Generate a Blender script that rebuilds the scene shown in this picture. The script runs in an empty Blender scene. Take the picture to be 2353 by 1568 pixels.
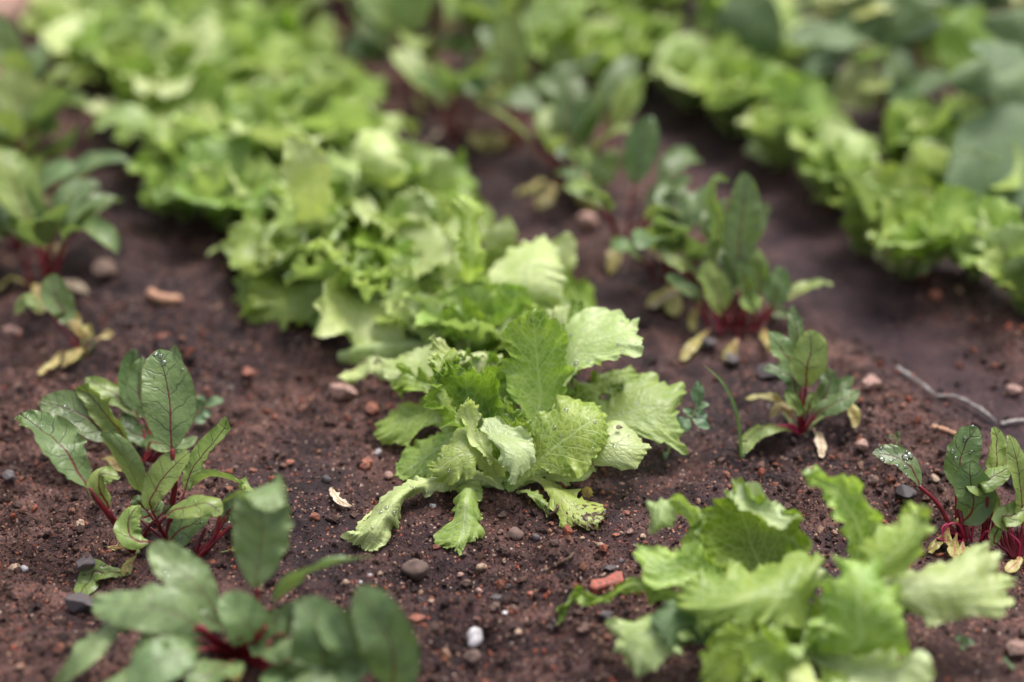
import bpy, math, random
import numpy as np
from mathutils import Vector, Matrix
D = bpy.data
SC = bpy.context.scene
COL = SC.collection

# ------------------------------------------------------------------ camera, sky, sun, exposure
PITCH = math.radians(32.0)
CAMH = 0.60
FPX, CX, CY = 3268.0, 1176.5, 784.0          # focal length and centre in the 2353 x 1568 view of the photo
FWD = np.array([0.0, math.cos(PITCH), -math.sin(PITCH)])
UPV = np.array([0.0, math.sin(PITCH), math.cos(PITCH)])
RGT = np.array([1.0, 0.0, 0.0])
CAM = np.array([0.0, 0.0, CAMH])
cd = D.cameras.new("camera"); cam = D.objects.new("camera", cd); COL.objects.link(cam)
cam.location = CAM; cam.rotation_euler = (math.pi / 2 - PITCH, 0, 0)
cd.lens = 50; cd.sensor_width = 36; cd.clip_start = 0.02; cd.clip_end = 500
cd.dof.use_dof = True; cd.dof.focus_distance = 0.93; cd.dof.aperture_fstop = 1.75; cd.dof.aperture_blades = 0
SC.camera = cam

w = D.worlds.new("World"); SC.world = w; w.use_nodes = True
nt = w.node_tree; nt.nodes.clear()
sky = nt.nodes.new("ShaderNodeTexSky"); sky.sky_type = 'NISHITA'; sky.sun_disc = False
SUN_EL, SUN_AZ = math.radians(66), math.radians(35)     # azimuth clockwise from +y
sky.sun_elevation = SUN_EL; sky.sun_rotation = SUN_AZ
sky.air_density = 1.0; sky.dust_density = 6.0; sky.ozone_density = 0.6
hs = nt.nodes.new("ShaderNodeHueSaturation"); hs.inputs['Saturation'].default_value = 0.45
bg = nt.nodes.new("ShaderNodeBackground"); bg.inputs['Strength'].default_value = 0.125
wo = nt.nodes.new("ShaderNodeOutputWorld")
nt.links.new(sky.outputs[0], hs.inputs['Color']); nt.links.new(hs.outputs[0], bg.inputs[0]); nt.links.new(bg.outputs[0], wo.inputs[0])
sl = D.lights.new("sun", 'SUN'); sl.energy = 1.4; sl.angle = math.radians(22); sl.color = (1.0, 0.97, 0.93)
so = D.objects.new("sun", sl); COL.objects.link(so)
sd = Vector((math.sin(SUN_AZ) * math.cos(SUN_EL), math.cos(SUN_AZ) * math.cos(SUN_EL), math.sin(SUN_EL)))
so.rotation_euler = sd.to_track_quat('Z', 'Y').to_euler(); so.location = sd * 5
SC.view_settings.view_transform = 'Standard'; SC.view_settings.look = 'None'
SC.view_settings.exposure = 1.05; SC.view_settings.gamma = 1.0
SC.cycles.use_denoising = True
SC.cycles.max_bounces = 8; SC.cycles.transmission_bounces = 6; SC.cycles.transparent_max_bounces = 6
SC.cycles.caustics_reflective = False; SC.cycles.caustics_refractive = False

# ------------------------------------------------------------------ ground height
rs = np.random.RandomState(7)
LAT = rs.rand(256, 256)
def vnoise(x, y):
    xi = np.floor(x).astype(int); yi = np.floor(y).astype(int)
    fx = x - xi; fy = y - yi
    fx = fx * fx * (3 - 2 * fx); fy = fy * fy * (3 - 2 * fy)
    g = lambda i, j: LAT[i & 255, j & 255]
    return (g(xi, yi) * (1 - fx) + g(xi + 1, yi) * fx) * (1 - fy) + (g(xi, yi + 1) * (1 - fx) + g(xi + 1, yi + 1) * fx) * fy - 0.5
FA, FB_ = None, None
def furrow(x, y):
    '''1 in the wet trodden strip between the right beets and the right lettuces'''
    cx = 0.345 - 0.36 * (y - 0.9)
    return np.clip(1.25 - np.abs(x - cx - 0.02 * vnoise(x * 9, y * 9)) / 0.058, 0, 1)
def gh(x, y):
    x = np.asarray(x, float); y = np.asarray(y, float)
    near = np.clip(4.0 - np.abs(y - 1.2), 0, 1) * np.clip(3.0 - np.abs(x), 0, 1)
    h = 0.016 * vnoise(x * 7 + 3, y * 7) + 0.008 * vnoise(x * 19, y * 19 + 9)
    rough = 0.55 + 1.3 * np.clip(vnoise(x * 5 + 40, y * 5 + 11) + 0.5, 0, 1)
    rough = rough * (1 - 0.75 * furrow(x, y))
    h = h - 0.006 * furrow(x, y)
    h = h + 0.010 * (1 - furrow(x, y)) * np.clip(vnoise(x * 33 + 71, y * 33 + 13) * 2.2, 0, 1) * np.clip(vnoise(x * 90 + 1, y * 90 + 3) + .6, 0, 1)
    h = h + rough * (0.0062 * vnoise(x * 55 + 5, y * 55) + 0.0036 * vnoise(x * 120, y * 120 + 31) + 0.0020 * np.abs(vnoise(x * 290 + 7, y * 290)) + 0.0012 * vnoise(x * 520 + 7, y * 520))
    return h * near
def gh1(x, y): return float(gh(x, y))

def ray(px, py):
    d = FWD + RGT * ((px - CX) / FPX) + UPV * ((CY - py) / FPX)
    return d
def ground_at(px, py, lift=0.0):
    d = ray(px, py); z = 0.0
    for _ in range(4):
        t = (z + lift - CAM[2]) / d[2]
        p = CAM + d * t
        z = gh1(p[0], p[1])
    return np.array([p[0], p[1], z + lift])

# ------------------------------------------------------------------ objects
def link(name, me, mat=None, parent=None, label=None, cat=None, group=None, kind=None, loc=None):
    o = D.objects.new(name, me); COL.objects.link(o)
    if mat is not None and len(me.materials) == 0: me.materials.append(mat)
    if parent is not None: o.parent = parent
    if label: o['label'] = label
    if cat: o['category'] = cat
    if group: o['group'] = group
    if kind: o['kind'] = kind
    if loc is not None: o.location = loc
    return o
def mesh_np(name, V, F, smooth=True):
    me = D.meshes.new(name); V = np.asarray(V, np.float32); F = np.asarray(F, np.int32)
    me.vertices.add(len(V)); me.vertices.foreach_set('co', V.ravel())
    k = F.shape[1]; me.loops.add(F.size); me.loops.foreach_set('vertex_index', F.ravel())
    me.polygons.add(len(F)); me.polygons.foreach_set('loop_start', np.arange(0, F.size, k, dtype=np.int32))
    me.polygons.foreach_set('loop_total', np.full(len(F), k, np.int32))
    me.update(calc_edges=True)
    me.polygons.foreach_set('use_smooth', np.full(len(F), smooth)); return me
def gridF(n, m):
    i, j = np.meshgrid(np.arange(n - 1), np.arange(m - 1), indexing='ij')
    a = (i * m + j).ravel()
    return np.stack([a, a + 1, a + m + 1, a + m], 1)

# ------------------------------------------------------------------ materials
def newmat(name):
    m = D.materials.new(name); m.use_nodes = True; m.node_tree.nodes.clear(); return m, m.node_tree
class NB:
    def __init__(s, nt): s.nt = nt
    def n(s, t, **k):
        nd = s.nt.nodes.new(t)
        for a, b in k.items(): setattr(nd, a, b)
        return nd
    def set(s, sock, v):
        if isinstance(v, bpy.types.NodeSocket): s.nt.links.new(v, sock)
        else: sock.default_value = v
    def m(s, op, a, b=0.0, c=0.0, clamp=False):
        nd = s.n("ShaderNodeMath", operation=op, use_clamp=clamp)
        s.set(nd.inputs[0], a); s.set(nd.inputs[1], b); s.set(nd.inputs[2], c); return nd.outputs[0]
    def mix(s, f, a, b, bt='MIX'):
        nd = s.n("ShaderNodeMix", data_type='RGBA', blend_type=bt)
        s.set(nd.inputs[0], f); s.set(nd.inputs[6], a if not isinstance(a, tuple) else (*a, 1)); s.set(nd.inputs[7], b if not isinstance(b, tuple) else (*b, 1)); return nd.outputs[2]
    def smooth(s, v, lo, hi, a=0.0, b=1.0):
        nd = s.n("ShaderNodeMapRange", interpolation_type='SMOOTHSTEP')
        s.set(nd.inputs[0], v); s.set(nd.inputs[1], lo); s.set(nd.inputs[2], hi); s.set(nd.inputs[3], a); s.set(nd.inputs[4], b); return nd.outputs[0]
    def noise(s, vec, scale, detail=3.0, rough=0.55, out=0):
        nd = s.n("ShaderNodeTexNoise"); s.set(nd.inputs['Vector'], vec); s.set(nd.inputs['Scale'], scale)
        s.set(nd.inputs['Detail'], detail); s.set(nd.inputs['Roughness'], rough); return nd.outputs[out]
    def ramp(s, f, stops):
        nd = s.n("ShaderNodeValToRGB"); e = nd.color_ramp.elements
        while len(e) < len(stops): e.new(0.5)
        for q, (p, c) in zip(e, stops): q.position = p; q.color = (*c, 1)
        s.set(nd.inputs[0], f); return nd.outputs[0]

def leafmat(name, base, young, vcol, under, kind='lettuce', rough=0.40, transl=0.42, decay=0.0, bump=0.5, dirt=0.0):
    m, t = newmat(name); b = NB(t)
    uf = b.n("ShaderNodeUVMap", uv_map='flat').outputs[0]; un = b.n("ShaderNodeUVMap", uv_map='nrm').outputs[0]
    sf = b.n("ShaderNodeSeparateXYZ"); b.set(sf.inputs[0], uf); sn = b.n("ShaderNodeSeparateXYZ"); b.set(sn.inputs[0], un)
    X, Y = sf.outputs[0], sf.outputs[1]; V, T = sn.outputs[0], sn.outputs[1]
    oi = b.n("ShaderNodeObjectInfo").outputs['Random']
    off = b.n("ShaderNodeCombineXYZ"); b.set(off.inputs[2], b.m('MULTIPLY', oi, 50.0))
    pv = b.n("ShaderNodeVectorMath", operation='ADD'); b.set(pv.inputs[0], uf); b.set(pv.inputs[1], off.outputs[0]); P = pv.outputs[0]
    wn = b.noise(P, 1.3, 2.0)
    ax = b.m('ABSOLUTE', b.m('ADD', X, b.m('MULTIPLY', b.m('SUBTRACT', wn, 0.5), 0.25 if kind == 'beet' else 0.15)))
    # midrib
    wid = b.m('MULTIPLY_ADD', b.m('SUBTRACT', 1.0, T), 0.16 if kind == 'lettuce' else 0.055, 0.02)
    mid = b.smooth(b.m('DIVIDE', ax, wid), 0.6, 1.5, 1.0, 0.0)
    # side veins
    per = 0.95 if kind == 'lettuce' else 1.15
    q = b.m('SUBTRACT', Y, b.m('MULTIPLY', b.m('POWER', ax, 0.85), 1.15 if kind == 'lettuce' else 0.75))
    q = b.m('ADD', q, b.m('MULTIPLY', b.m('SUBTRACT', b.noise(P, 0.9, 2.0), 0.5), 0.9))
    fr = b.m('ABSOLUTE', b.m('SUBTRACT', b.m('FRACT', b.m('DIVIDE', q, per)), 0.5))
    side = b.smooth(b.m('MULTIPLY', b.m('SUBTRACT', 0.5, fr), per), 0.025, 0.085, 1.0, 0.0)
    side = b.m('MULTIPLY', side, b.smooth(b.m('ABSOLUTE', V), 0.55, 1.0, 1.0, 0.15))
    # net veins
    wv = b.n("ShaderNodeVectorMath", operation='ADD'); b.set(wv.inputs[0], P)
    ws = b.n("ShaderNodeVectorMath", operation='SCALE'); b.set(ws.inputs[0], b.noise(P, 1.5, 2.0, out=1)); b.set(ws.inputs['Scale'], 0.5); b.set(wv.inputs[1], ws.outputs[0])
    vo = b.n("ShaderNodeTexVoronoi", feature='DISTANCE_TO_EDGE'); b.set(vo.inputs['Vector'], wv.outputs[0]); b.set(vo.inputs['Scale'], 2.1 if kind == 'lettuce' else 1.7)
    net = b.smooth(vo.outputs[0], 0.02, 0.10, 1.0, 0.0)
    vein = b.m('MAXIMUM', mid, b.m('MAXIMUM', b.m('MULTIPLY', side, 0.9), b.m('MULTIPLY', net, 0.7 if kind == 'lettuce' else 0.12)))
    # colour
    blotch = b.noise(P, 0.8, 3.0)
    c = b.mix(b.smooth(blotch, 0.3, 0.7), base, young)
    if kind == 'lettuce':
        c = b.mix(b.smooth(T, 0.05, 0.55, 0.65, 0.0), c, (min(1, under[0] * 1.15), min(1, under[1] * 1.1), under[2] * 0.8))
        c = b.mix(b.smooth(b.m('ABSOLUTE', V), 0.80, 1.0, 0.0, 0.35), c, young)
        c = b.mix(b.m('MULTIPLY', vein, 0.85), c, vcol)
    else:
        c = b.mix(b.m('MULTIPLY', b.m('MAXIMUM', b.m('MULTIPLY', side, 0.8), b.m('MULTIPLY', net, 0.12)), 0.75), c, (base[0] * 0.5, base[1] * 0.4, base[2] * 0.5))
        if kind == 'beet':
            red = b.mix(b.smooth(T, 0.2, 0.8), (0.15, 0.007, 0.02), (0.07, 0.02, 0.02))
            c = b.mix(b.m('MULTIPLY', mid, 0.35 if 'grey' in name else 0.9), c, red)
            c = b.mix(b.smooth(b.m('ABSOLUTE', V), 0.93, 1.0, 0.0, 0.35), c, (0.14, 0.05, 0.03))
        else:
            c = b.mix(b.m('MULTIPLY', mid, 0.8), c, vcol)
    # every leaf a little different
    hv = b.n("ShaderNodeHueSaturation"); b.set(hv.inputs['Color'], c)
    b.set(hv.inputs['Hue'], b.m('MULTIPLY_ADD', oi, 0.024, 0.488)); b.set(hv.inputs['Value'], b.m('MULTIPLY_ADD', b.m('FRACT', b.m('MULTIPLY', oi, 17.3)), 0.34, 0.83)); c = hv.outputs[0]
    bf = b.n("ShaderNodeNewGeometry").outputs['Backfacing']
    c = b.mix(b.m('MULTIPLY', bf, 0.62), c, under)
    if decay:
        dn = b.m('ADD', b.noise(P, 2.6, 5.0, 0.7), b.m('MULTIPLY_ADD', T, 0.55, -0.42 - 0.06 * (1 - decay)))
        c = b.mix(b.smooth(dn, 0.52, 0.60), c, (0.07, 0.035, 0.015))
    if dirt:
        dd = b.noise(P, 5.5, 4.0, 0.7)
        c = b.mix(b.smooth(dd, 0.68 - 0.02 * dirt, 0.74), c, (0.05, 0.032, 0.02))
    bs = b.m('SUBTRACT', b.m('MULTIPLY', b.smooth(vo.outputs[0], 0.0, 0.3), 0.6 if kind == 'lettuce' else 0.35), b.m('MULTIPLY', b.m('MAXIMUM', mid, b.m('MULTIPLY', side, 0.8)), 0.7))
    bs = b.m('ADD', bs, b.m('MULTIPLY', b.noise(P, 7.0, 2.0), 0.25))
    bp = b.n("ShaderNodeBump"); b.set(bp.inputs['Strength'], bump * (0.65 if kind == 'lettuce' else 1)); b.set(bp.inputs['Distance'], 0.0012); b.set(bp.inputs['Height'], bs)
    pb = b.n("ShaderNodeBsdfPrincipled"); b.set(pb.inputs['Base Color'], c)
    b.set(pb.inputs['Roughness'], b.m('MULTIPLY_ADD', b.noise(P, 3.0, 3.0), 0.25, rough - 0.12)); b.set(pb.inputs['Normal'], bp.outputs[0])
    pb.inputs['Specular IOR Level'].default_value = 0.5
    tr = b.n("ShaderNodeBsdfTranslucent"); b.set(tr.inputs[0], b.mix(1.0, c, (0.97, 1.0, 0.56), 'MULTIPLY')); b.set(tr.inputs['Normal'], bp.outputs[0])
    ms = b.n("ShaderNodeMixShader"); ms.inputs[0].default_value = transl
    t.links.new(pb.outputs[0], ms.inputs[1]); t.links.new(tr.outputs[0], ms.inputs[2])
    o = b.n("ShaderNodeOutputMaterial"); t.links.new(ms.outputs[0], o.inputs[0]); return m
M = {}
M['lettuce'] = leafmat('lettuce_leaf', (0.205, 0.328, 0.040), (0.36, 0.478, 0.085), (0.46, 0.58, 0.22), (0.36, 0.46, 0.22))
M['lettuce_pale'] = leafmat('lettuce_pale_leaf', (0.41, 0.52, 0.15), (0.58, 0.66, 0.31), (0.38, 0.47, 0.20), (0.42, 0.52, 0.26), transl=0.36)  # pale undersides, and sky light and whitish highlights put into the leaf colour
M['lettuce_dark'] = leafmat('lettuce_deep_green_leaf', (0.14, 0.235, 0.020), (0.23, 0.345, 0.038), (0.34, 0.48, 0.13), (0.28, 0.38, 0.14))  # deeper green copy, with the shade of hollows and hearts painted in
M['lettuce_worn'] = leafmat('lettuce_worn_leaf', (0.25, 0.37, 0.07), (0.35, 0.46, 0.11), (0.38, 0.46, 0.20), (0.36, 0.44, 0.20), dirt=1.0)
M['lettuce_pale_worn'] = leafmat('lettuce_pale_worn_leaf', (0.34, 0.43, 0.16), (0.44, 0.52, 0.23), (0.30, 0.38, 0.15), (0.46, 0.54, 0.34), transl=0.2, dirt=1.0)
M['lettuce_decayed'] = leafmat('lettuce_decaying_leaf', (0.26, 0.37, 0.07), (0.36, 0.45, 0.10), (0.38, 0.44, 0.18), (0.36, 0.42, 0.20), decay=1.0, dirt=1.0)
M['beet'] = leafmat('beet_leaf', (0.125, 0.200, 0.075), (0.185, 0.27, 0.10), (0.2, 0.01, 0.03), (0.19, 0.27, 0.10), kind='beet', rough=0.36, transl=0.38, bump=0.4)
M['beet_light'] = leafmat('beet_light_leaf', (0.19, 0.28, 0.07), (0.28, 0.37, 0.10), (0.2, 0.01, 0.03), (0.26, 0.34, 0.13), kind='beet', rough=0.36, transl=0.36, bump=0.4)
M['beet_grey'] = leafmat('beet_grey_green_leaf', (0.160, 0.25, 0.095), (0.235, 0.33, 0.135), (0.2, 0.01, 0.03), (0.24, 0.32, 0.14), kind='beet', rough=0.42, transl=0.28, bump=0.4)
M['yellow'] = leafmat('yellowed_leaf', (0.40, 0.36, 0.10), (0.50, 0.43, 0.18), (0.50, 0.20, 0.12), (0.55, 0.48, 0.20), kind='plain', transl=0.3, dirt=1.0)
M['straw'] = leafmat('dry_leaf', (0.42, 0.33, 0.22), (0.55, 0.44, 0.32), (0.30, 0.2, 0.12), (0.45, 0.36, 0.25), kind='plain', transl=0.15, rough=0.6)
M['broad'] = leafmat('broad_leaf', (0.085, 0.15, 0.050), (0.13, 0.20, 0.075), (0.28, 0.36, 0.18), (0.23, 0.31, 0.16), kind='plain', transl=0.25, rough=0.6)
M['broad_yellow'] = leafmat('broad_yellowing_leaf', (0.30, 0.36, 0.10), (0.40, 0.42, 0.14), (0.40, 0.42, 0.2), (0.40, 0.42, 0.2), kind='plain', transl=0.3)
M['weed'] = leafmat('weed_leaf', (0.11, 0.19, 0.09), (0.16, 0.25, 0.12), (0.2, 0.3, 0.15), (0.2, 0.28, 0.15), kind='plain', transl=0.25)
M['grass'] = leafmat('grass_blade_leaf', (0.09, 0.18, 0.05), (0.13, 0.24, 0.07), (0.2, 0.3, 0.12), (0.14, 0.22, 0.08), kind='plain', transl=0.3)

def plainmat(name, col, col2, rough, scale=300, bump=0.3, coat=0.0, spec=0.5, dist=0.001):
    mud = 'pebble' in name or 'stone' in name or 'brick' in name
    m, t = newmat(name); b = NB(t)
    P = b.n("ShaderNodeTexCoord").outputs['Object']
    oi = b.n("ShaderNodeObjectInfo").outputs['Random']
    n = b.noise(P, scale, 4.0, 0.6)
    c = b.mix(b.smooth(n, 0.3, 0.7), col, col2)
    if mud:
        W = b.n('ShaderNodeNewGeometry').outputs['Position']; c = b.mix(b.smooth(b.noise(W, 420.0, 5.0, 0.7), 0.42, 0.60, 0.10, 0.85), c, (0.085, 0.048, 0.038))
    hv = b.n("ShaderNodeHueSaturation"); b.set(hv.inputs['Color'], c); b.set(hv.inputs['Value'], b.m('MULTIPLY_ADD', oi, 0.5, 0.75))
    bp = b.n("ShaderNodeBump"); b.set(bp.inputs['Strength'], bump); b.set(bp.inputs['Distance'], dist); b.set(bp.inputs['Height'], b.noise(P, scale * 1.7, 5.0, 0.65))
    pb = b.n("ShaderNodeBsdfPrincipled"); b.set(pb.inputs['Base Color'], hv.outputs[0]); pb.inputs['Roughness'].default_value = rough
    pb.inputs['Coat Weight'].default_value = coat; pb.inputs['Coat Roughness'].default_value = 0.25
    pb.inputs['Specular IOR Level'].default_value = spec
    b.set(pb.inputs['Normal'], bp.outputs[0]); o = b.n("ShaderNodeOutputMaterial"); t.links.new(pb.outputs[0], o.inputs[0]); return m
M['stalk'] = plainmat('red_stalk', (0.10, 0.006, 0.012), (0.20, 0.010, 0.020), 0.35, 150, 0.2)
M['stalk_pink'] = plainmat('pink_stalk', (0.30, 0.012, 0.05), (0.40, 0.03, 0.09), 0.35, 150, 0.2)
M['stem'] = plainmat('green_stem', (0.22, 0.30, 0.10), (0.34, 0.40, 0.16), 0.45, 150, 0.2)
M['stem_brown'] = plainmat('brown_stem', (0.26, 0.14, 0.05), (0.36, 0.22, 0.08), 0.55, 150, 0.3)
M['p_brown'] = plainmat('brown_pebble', (0.17, 0.10, 0.075), (0.27, 0.17, 0.13), 0.6, 500, 0.6)
M['p_red'] = plainmat('reddish_pebble', (0.33, 0.085, 0.045), (0.42, 0.15, 0.09), 0.6, 500, 0.5)
M['p_tan'] = plainmat('tan_pebble', (0.42, 0.27, 0.17), (0.52, 0.38, 0.27), 0.55, 500, 0.4)
M['p_pink'] = plainmat('pinkish_pebble', (0.38, 0.20, 0.16), (0.48, 0.30, 0.25), 0.55, 500, 0.4)
M['p_grey'] = plainmat('dark_grey_pebble', (0.035, 0.038, 0.048), (0.065, 0.068, 0.085), 0.45, 400, 0.4)
M['p_white'] = plainmat('white_quartz', (0.26, 0.23, 0.23), (0.50, 0.49, 0.52), 0.35, 300, 0.2)
M['brick'] = plainmat('red_brick', (0.38, 0.065, 0.04), (0.46, 0.10, 0.06), 0.6, 700, 0.5)
M['round'] = plainmat('rough_brown_rock', (0.19, 0.12, 0.10), (0.34, 0.23, 0.19), 0.7, 900, 1.0)
M['twig'] = plainmat('grey_twig', (0.13, 0.11, 0.10), (0.36, 0.33, 0.31), 0.7, 200, 0.8)
M['wood'] = plainmat('woody_bit', (0.30, 0.15, 0.09), (0.42, 0.24, 0.15), 0.7, 300, 0.6)
M['snail'] = plainmat('brown_shell', (0.10, 0.06, 0.035), (0.22, 0.15, 0.10), 0.3, 900, 0.2)
M['root'] = plainmat('dark_root', (0.05, 0.028, 0.016), (0.09, 0.05, 0.03), 0.7, 400, 0.5)
m, t = newmat('water'); b = NB(t)
fr = b.n("ShaderNodeFresnel"); fr.inputs['IOR'].default_value = 1.5
tp = b.n("ShaderNodeBsdfTransparent"); tp.inputs[0].default_value = (.97, .98, .97, 1)
gl = b.n("ShaderNodeBsdfGlossy"); gl.inputs['Roughness'].default_value = 0.06
mx = b.n("ShaderNodeMixShader"); b.set(mx.inputs[0], b.m('MULTIPLY_ADD', fr.outputs[0], 1.1, 0.10, clamp=True)); t.links.new(tp.outputs[0], mx.inputs[1]); t.links.new(gl.outputs[0], mx.inputs[2])
t.links.new(mx.outputs[0], b.n("ShaderNodeOutputMaterial").inputs[0]); M['water'] = m

def soilmat(name, crumbs=False, path=False):
    m, t = newmat(name); b = NB(t)
    ge = b.n("ShaderNodeNewGeometry"); P = ge.outputs['Position']
    big = b.noise(P, 4.5, 4.0, 0.6); med = b.noise(P, 38.0, 5.0, 0.62); fine = b.noise(P, 330.0, 4.0, 0.7); grit = b.noise(P, 900.0, 3.0, 0.7)
    wet = b.smooth(b.m('ADD', big, b.m('MULTIPLY', b.m('SUBTRACT', b.noise(P, 17.0, 4.0, 0.6), 0.5), 0.5)), 0.42, 0.60)
    dry = b.mix(b.smooth(med, 0.35, 0.68), (0.043, 0.021, 0.019), (0.135, 0.074, 0.062))
    wetc = b.mix(b.smooth(med, 0.35, 0.68), (0.016, 0.0085, 0.0105), (0.052, 0.027, 0.029))
    fa = b.n('ShaderNodeAttribute', attribute_name='furrow').outputs['Fac'] if not crumbs else 0.0
    c = b.mix(wet, wetc, dry)
    c = b.mix(b.m('MULTIPLY', fa, 0.8), c, b.mix(b.smooth(med, 0.35, 0.65), (0.024, 0.012, 0.019), (0.046, 0.025, 0.032)))
    if path: c = b.mix(b.smooth(med, 0.35, 0.68), (0.34, 0.22, 0.18), (0.46, 0.31, 0.26))
    c = b.mix(b.smooth(fine, 0.30, 0.75, 0.0, 1.0), b.mix(1.0, c, (0.50, 0.48, 0.52), 'MULTIPLY'), b.mix(1.0, c, (1.55, 1.42, 1.35), 'MULTIPLY'))
    if not crumbs:
        vo = b.n("ShaderNodeTexVoronoi"); b.set(vo.inputs['Vector'], P); b.set(vo.inputs['Scale'], 420.0)
        rv = b.n("ShaderNodeSeparateColor"); b.set(rv.inputs[0], vo.outputs['Color'])
        fleck = b.m('MULTIPLY', b.smooth(vo.outputs['Distance'], 0.28, 0.40, 1.0, 0.0), b.smooth(rv.outputs[0], 0.80, 0.82))
        fleck = b.m('MULTIPLY', fleck, b.m('SUBTRACT', 1.0, fa))
        c = b.mix(fleck, c, b.ramp(rv.outputs[1], [(0.0, (0.30, 0.07, 0.035)), (0.4, (0.35, 0.19, 0.12)), (0.7, (0.22, 0.13, 0.10)), (1.0, (0.42, 0.33, 0.28))]))
    else:
        r = ge.outputs['Random Per Island']
        rp = b.ramp(r, [(0.0, (0.022, 0.012, 0.011)), (0.38, (0.050, 0.027, 0.022)), (0.60, (0.11, 0.062, 0.048)), (0.72, (0.018, 0.015, 0.019)), (0.80, (0.20, 0.12, 0.09)), (0.88, (0.30, 0.075, 0.04)), (0.94, (0.24, 0.10, 0.06)), (1.0, (0.42, 0.28, 0.20))])
        for nd in t.nodes:
            if nd.type == 'VALTORGB': nd.color_ramp.interpolation = 'CONSTANT' if False else 'LINEAR'
        c = b.mix(0.82, c, rp)
    hgt = b.m('ADD', b.m('MULTIPLY', med, 1.6), b.m('ADD', b.m('MULTIPLY', fine, 0.7), b.m('MULTIPLY', grit, 0.3)))
    bp = b.n("ShaderNodeBump"); bp.inputs['Strength'].default_value = 0.9; bp.inputs['Distance'].default_value = 0.0030; b.set(bp.inputs['Height'], hgt)
    pb = b.n("ShaderNodeBsdfPrincipled"); b.set(pb.inputs['Base Color'], c); b.set(pb.inputs['Normal'], bp.outputs[0])
    b.set(pb.inputs['Roughness'], b.m('SUBTRACT', b.m('MULTIPLY_ADD', wet, 0.2, 0.50), b.m('MULTIPLY', fa, 0.12))); pb.inputs['Specular IOR Level'].default_value = 0.22
    o = b.n("ShaderNodeOutputMaterial"); t.links.new(pb.outputs[0], o.inputs[0]); return m
M['soil'] = soilmat('damp_soil'); M['crumb'] = soilmat('soil_crumb', True); M['path'] = soilmat('sandy_path', False, True)

# ------------------------------------------------------------------ the ground
def axis(lo, hi, step, far):
    a = [lo]; x = lo
    while x < hi: x += step; a.append(x)
    s = step
    while a[-1] < far: s *= 1.35; a.append(a[-1] + s)
    s = step; pre = []
    x = lo
    while x > -far: s *= 1.35; x -= s; pre.append(x)
    return np.array(pre[::-1] + a)
ay = [0.52]
while ay[-1] < 2.1: ay.append(ay[-1] + 0.0016 * max(1.0, (ay[-1] - 0.1) / 1.0))
s = 0.003
while ay[-1] < 60: s *= 1.3; ay.append(ay[-1] + s)
pre = []; y = 0.52; s = 0.002
while y > -60: s *= 1.35; y -= s; pre.append(y)
ay = np.array(pre[::-1] + ay)
ax_ = axis(-0.78, 0.78, 0.0018, 60.0)
XX, YY = np.meshgrid(ax_, ay); ZZ = gh(XX, YY)
me = mesh_np('soil_ground', np.stack([XX.ravel(), YY.ravel(), ZZ.ravel()], 1), gridF(len(ay), len(ax_)))
at = me.attributes.new('furrow', 'FLOAT', 'POINT'); at.data.foreach_set('value', furrow(XX, YY).ravel().astype(np.float32))
link('soil_ground', me, M['soil'], kind='structure')

rs = np.random.RandomState(3)
def ico(sub=1):
    import bmesh
    bm = bmesh.new(); bmesh.ops.create_icosphere(bm, subdivisions=sub, radius=1.0)
    V = np.array([v.co[:] for v in bm.verts]); F = np.array([[v.index for v in f.verts] for f in bm.faces]); bm.free(); return V, F
def rand_ground(n, maxd=2.2):
    out = []
    while len(out) < n:
        px, py = rs.uniform(-150, 2500), rs.uniform(-60, 1720) if rs.rand() < 0.35 else rs.uniform(700, 1700)
        d = ray(px, py); t = -CAM[2] / d[2]; p = CAM + d * t; out.append((p[0], p[1]))
    return np.array(out)
# crumbs of soil, far too many to count
N = 95000
pp = rand_ground(N); sz = 0.0005 * (rs.pareto(2.4, N) + 1); sz = np.clip(sz, 0, 0.0036)
dens = vnoise(pp[:, 0] * 9 + 20, pp[:, 1] * 9) + 0.5
keep = rs.rand(N) < np.clip(dens * 1.9 - .15, 0.12, 1) * (1 - 0.85 * furrow(pp[:, 0], pp[:, 1])); pp = pp[keep]; sz = sz[keep]; N = len(pp)
V0, F0 = ico(1)
q = rs.normal(size=(N, 3, 3)); q, _ = np.linalg.qr(q)
V = V0[None] * (1 + 0.30 * rs.normal(size=(N, len(V0), 1)).clip(-1.2, 1.2)) * np.stack([np.ones(N), rs.uniform(.6, 1, N), rs.uniform(.5, .9, N)], 1)[:, None]
V = np.einsum('nij,nvj->nvi', q, V) * sz[:, None, None]
V[:, :, 0] += pp[:, 0, None]; V[:, :, 1] += pp[:, 1, None]; V[:, :, 2] += (gh(pp[:, 0], pp[:, 1]) + sz * 0.35)[:, None]
F = (F0[None] + (np.arange(N) * len(V0))[:, None, None]).reshape(-1, 3)
me = mesh_np('soil_crumbs', V.reshape(-1, 3), F, smooth=False)
link('soil_crumbs', me, M['crumb'], kind='stuff', label='fine reddish brown crumbs and grit scattered over the soil')

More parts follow.
